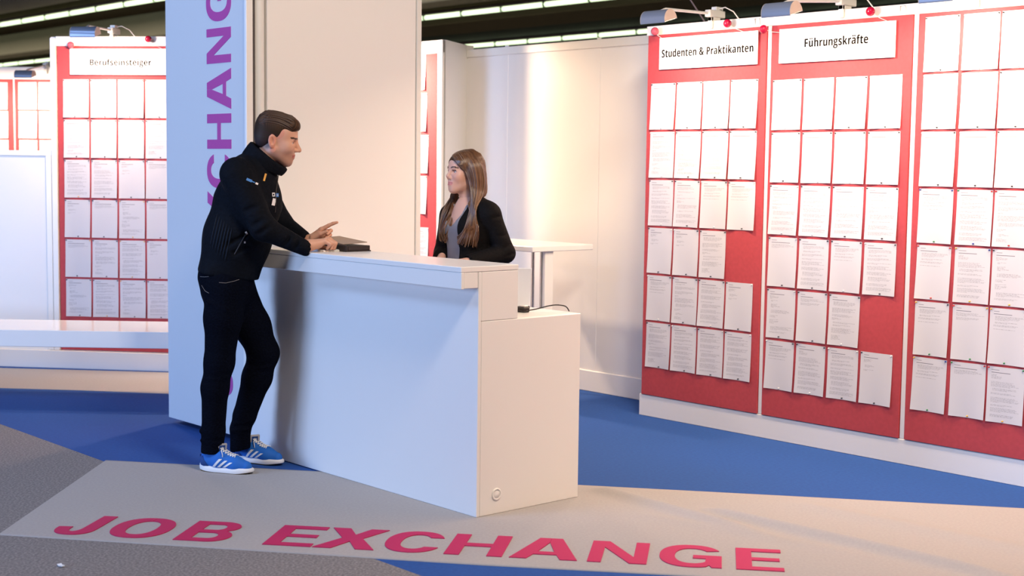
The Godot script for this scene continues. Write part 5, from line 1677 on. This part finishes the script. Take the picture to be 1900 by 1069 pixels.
	for q in [[Vector3(0.1211, 1.3664, 0.1800), Vector3(0.1732, 1.3766, 0.1200)], [Vector3(0.1428, 1.2615, 0.1800), Vector3(0.2096, 1.2829, 0.1200)], [Vector3(0.1582, 1.1915, 0.1800), Vector3(0.2309, 1.2301, 0.1200)], [Vector3(0.1704, 1.1512, 0.1900), Vector3(0.2375, 1.1712, 0.1200)], [Vector3(0.0840, 1.3201, 0.2000), Vector3(0.1054, 1.2271, 0.2000)]]:
		bz.append(cap(q[0], q[1], 0.007, 0.003, 0.016, Vector3.ZERO, true))
	var fr := chest + f * 0.17 - side * 0.012
	bz.append(cap(fr + Vector3(0, -0.34, 0), fr + Vector3(0, 0.05, 0), 0.088, 0.098, 0.010, Vector3.ZERO, true))
	bz.append(cap(fr + Vector3(0, 0.05, 0), chest + f * 0.05 + Vector3(0, 0.155, 0), 0.098, 0.085, 0.010, Vector3.ZERO, true))
	bz.append(cap(chest + f * 0.03 + Vector3(0, 0.13, 0), chest + f * 0.02 + Vector3(0, 0.3, 0), 0.068, 0.075, 0.010, Vector3.ZERO, true))
	bz.append(cap(wr - Vector3(-0.012, 0, 0.006), wr + hd * 0.06, 0.029, 0.032, 0.006, Vector3.ZERO, true))
	bz.append(cap(wr2 + Vector3(0, 0.006, 0), wr2 + h2 * 0.06, 0.029, 0.032, 0.006, Vector3.ZERO, true))
	var blazer := obj("blazer", body_mesh(bz, 0.0075), M.blazer_black, t)
	# lapels: narrow folded bands along the opening
	for sgn in [-1.0, 1.0]:
		var pts := []
		for j in 9:
			var g := j / 8.0
			var o: Vector3 = fr + f * 0.25 + side * sgn * lerpf(0.083, 0.060, absf(g - 0.45) * 1.6) + Vector3(0, lerpf(-0.12, 0.12, g), 0)
			pts.append(hit(bz, o, -f, 0.5) + f * 0.003)
		var st0 := new_st()
		add_tube(st0, pts, [0.003, 0.008, 0.012, 0.015, 0.017, 0.018, 0.017, 0.014, 0.008], 8, 0.55)
		obj("lapel", done(st0), M.blazer_black, blazer)
	# trousers and shoes, hidden by the counter
	var tr := [cap(low + Vector3(0, -0.03, 0), hip, 0.128, 0.155, 0.04, sq * 0.6)]
	for z in [-1.0, 1.0]:
		tr.append(cap(hip + side * 0.08 * z, Vector3(hip.x, 0.50, hip.z) + side * 0.08 * z, 0.090, 0.065, 0.04))
		tr.append(cap(Vector3(hip.x, 0.50, hip.z) + side * 0.08 * z, Vector3(hip.x, 0.09, hip.z) - f * 0.02 + side * 0.08 * z, 0.062, 0.050, 0.03))
	obj("trousers", body_mesh(tr, 0.014), M.blazer_black, t)
	for z in [-1.0, 1.0]:
		var b0: Vector3 = Vector3(hip.x, 0.036, hip.z) - f * 0.05 + side * 0.08 * z
		obj("shoe", body_mesh([cap(b0, b0 + f * 0.19, 0.036, 0.030, 0.02), cap(b0 + Vector3(0, 0.04, 0), b0 + f * 0.05, 0.034, 0.03, 0.03)], 0.012), M.cable_black, t)
	woman_hair(t, h, bz, tee)
	# pearl in the near ear
	var st := new_st()
	add_lathe(st, [Vector2(0, -0.005), Vector2(0.0036, -0.0036), Vector2(0.005, 0), Vector2(0.0036, 0.0036), Vector2(0, 0.005)], 10, Transform3D(Basis(), T(h, -0.004, -0.044, 0.079)))
	obj("earring", done(st), M.earring, t)

func woman_hair(t: Node3D, h: Transform3D, bz: Array, tee: Array):
	var hi := h.affine_inverse()
	# the mass under the strands
	var cp := []
	cp.append(E(h, Vector3(-0.018, 0.034, 0), Vector3(0.105, 0.097, 0.085), 0.02))
	cp.append(E(h, Vector3(0.034, 0.044, 0), Vector3(0.063, 0.060, 0.072), 0.02))
	cp.append(E(h, Vector3(-0.045, -0.03, 0), Vector3(0.066, 0.085, 0.075), 0.03))
	cp.append(E(h, Vector3(0.118, -0.034, -0.004), Vector3(0.072, 0.102, 0.100), 0.008, true))
	cp.append(E(h, Vector3(0.030, -0.095, 0.0), Vector3(0.080, 0.090, 0.095), 0.010, true))
	cp.append(E(h, Vector3(0.060, -0.030, 0.075), Vector3(0.058, 0.052, 0.045), 0.010, true))
	cp.append(E(h, Vector3(-0.006, -0.046, 0.086), Vector3(0.015, 0.016, 0.03), 0.006, true))
	var cap_only := cp.slice(0, 3)
	var near := [[Vector3(0.0051, 1.5351, 0.0550), Vector3(0.0132, 1.4180, 0.0950)], [Vector3(0.0132, 1.4180, 0.0950), Vector3(-0.0107, 1.3020, 0.1450)], [Vector3(-0.0107, 1.3020, 0.1450), Vector3(-0.0243, 1.2289, 0.1550)], [Vector3(0.0485, 1.5797, 0.0300), Vector3(0.0422, 1.4177, 0.0700)], [Vector3(0.0422, 1.4177, 0.0700), Vector3(0.0155, 1.3018, 0.1350)]]
	for q in near:
		for e in 2:
			var dd := field_at(bz, q[e])
			if dd < -0.004: q[e] += (slope(bz, q[e]) + Vector3(-0.15, 0, 0.45)).normalized() * (-0.004 - dd)
		cp.append(cap(q[0], q[1], 0.017, 0.011, 0.03))
	var dress := func(q: Array):
		for e in 2:
			for fl in [bz, tee]:
				var dd := field_at(fl, q[e])
				if dd < 0.0: q[e] += (slope(fl, q[e]) + Vector3(-0.15, 0, 0.45)).normalized() * -dd
	for q in [[Vector3(-0.0894, 1.5620, -0.0850), Vector3(-0.1087, 1.4721, -0.0600)], [Vector3(-0.1087, 1.4721, -0.0600), Vector3(-0.1328, 1.3532, -0.0150)], [Vector3(-0.1328, 1.3532, -0.0150), Vector3(-0.1480, 1.2502, 0.0250)]]:
		dress.call(q)
		cp.append(cap(q[0], q[1], 0.020, 0.014, 0.03))
	var acc := new_acc()
	var tone := func(p: Vector3) -> Color:
		var q := hi * p
		var a := 0.5 + 0.5 * sin(atan2(q.z, q.x + 0.02) * 46.0 + 3.0 * sin(q.y * 30.0))
		return Color(0.045, 0.019, 0.010).lerp(Color(0.115, 0.052, 0.023), a * 0.6)
	net(acc, cp, 0.0045, tone)
	var hair := obj("hair", acc_mesh(acc), M.hair, t)
	# strands between guide curves
	var guides := [
		[Vector3(-0.1105, 1.6932, 0.0150), Vector3(-0.0850, 1.6608, 0.0520), Vector3(-0.0391, 1.6055, 0.0830), Vector3(-0.0145, 1.5324, 0.0910), Vector3(-0.0037, 1.4216, 0.1220), Vector3(-0.0336, 1.3054, 0.1620), Vector3(-0.0794, 1.2321, 0.1720)],
		[Vector3(-0.0963, 1.7053, 0.0000), Vector3(-0.0638, 1.6640, 0.0660), Vector3(-0.0271, 1.6027, 0.0860), Vector3(-0.0085, 1.5266, 0.0920), Vector3(-0.0007, 1.4187, 0.1220), Vector3(-0.0278, 1.3054, 0.1620), Vector3(-0.0706, 1.2263, 0.1720)],
		[Vector3(-0.0637, 1.7175, 0.0000), Vector3(-0.0072, 1.6647, 0.0820), Vector3(0.0145, 1.5857, 0.0940), Vector3(0.0183, 1.5094, 0.0960), Vector3(0.0114, 1.3985, 0.1300), Vector3(-0.0071, 1.2941, 0.1640), Vector3(-0.0237, 1.2121, 0.1700)],
		[Vector3(-0.0460, 1.7178, -0.0050), Vector3(0.0306, 1.6622, 0.0620), Vector3(0.0552, 1.5801, 0.0660), Vector3(0.0474, 1.4916, 0.0740), Vector3(0.0344, 1.3891, 0.1040), Vector3(0.0248, 1.2879, 0.1480), Vector3(0.0228, 1.2120, 0.1580)],
		[Vector3(-0.0286, 1.7152, -0.0200), Vector3(0.0531, 1.6448, 0.0000), Vector3(0.0690, 1.5559, 0.0040), Vector3(0.0585, 1.4730, 0.0280), Vector3(0.0451, 1.3967, 0.0600), Vector3(0.0207, 1.3157, 0.1150), Vector3(0.0047, 1.2407, 0.1500)]]
	var far := [
		[Vector3(-0.1086, 1.6963, -0.0100), Vector3(-0.1162, 1.6696, -0.0550), Vector3(-0.1052, 1.5767, -0.1000), Vector3(-0.1184, 1.4867, -0.0720), Vector3(-0.1487, 1.3824, -0.0300), Vector3(-0.1730, 1.2940, 0.0100), Vector3(-0.1810, 1.2376, 0.0200)],
		[Vector3(-0.0912, 1.7055, -0.0200), Vector3(-0.0904, 1.6670, -0.0850), Vector3(-0.0963, 1.5617, -0.1050), Vector3(-0.1122, 1.4808, -0.0700), Vector3(-0.1366, 1.3827, -0.0280), Vector3(-0.1609, 1.2942, 0.0120), Vector3(-0.1719, 1.2318, 0.0220)],
		[Vector3(-0.0793, 1.7116, -0.0200), Vector3(-0.0665, 1.6673, -0.0900), Vector3(-0.0721, 1.5620, -0.1050), Vector3(-0.0907, 1.4693, -0.0600), Vector3(-0.1089, 1.3746, -0.0120), Vector3(-0.1245, 1.2923, 0.0260), Vector3(-0.1354, 1.2300, 0.0350)]]
	var tones := [lin(0.095, 0.040, 0.018), lin(0.13, 0.062, 0.030), lin(0.055, 0.023, 0.012), lin(0.19, 0.105, 0.058), lin(0.11, 0.048, 0.021)]
	var mats := []
	for i in tones.size(): mats.append(mat("hair_strand_%d" % i, tones[i], 0.33))
	var sts := []
	for i in tones.size(): sts.append(new_st())
	var r := RandomNumberGenerator.new()
	r.seed = 77
	for pass_ in 2:
		var gs: Array = guides if pass_ == 0 else far
		var count := 170 if pass_ == 0 else 70
		for n in count:
			var u := (n + r.randf() * 0.8) / count * (gs.size() - 1)
			var i0 := mini(int(u), gs.size() - 2)
			var w := clampf(u - i0, 0.0, 1.0)
			var pts := []
			var jit := Vector3(r.randf_range(-1, 1), 0, r.randf_range(-1, 1))
			var cut := r.randf_range(-0.03, 0.012)
			for k in 7:
				var p: Vector3 = (gs[i0][k] as Vector3).lerp(gs[i0 + 1][k], w)
				p += jit * lerpf(0.001, 0.007, k / 6.0)
				if k == 6: p.y -= cut
				if k > 2:      # lies over the shoulder and chest of the blazer
					for again in 3:
						for fl in [bz, tee]:
							var dd := field_at(fl, p)
							if dd < 0.012: p += (slope(fl, p) + Vector3(-0.15, 0, 0.45)).normalized() * (0.014 - dd)
				pts.append(p)
			var c := curve_pts(pts, 4)
			for k in range(1, c.size()):
				var dd := field_at(cap_only, c[k])
				if dd < 0.0025: c[k] += slope(cap_only, c[k]) * (0.0025 - dd)
			var rad := []
			for k in c.size():
				var g := float(k) / (c.size() - 1)
				rad.append(0.0037 * smoothstep(0.0, 0.10, g) * (1.0 - 0.75 * smoothstep(0.75, 1.0, g)) + 0.0008)
			add_tube(sts[r.randi() % sts.size()], c, rad, 6)
	for i in sts.size(): obj("strands", done(sts[i]), mats[i], hair)
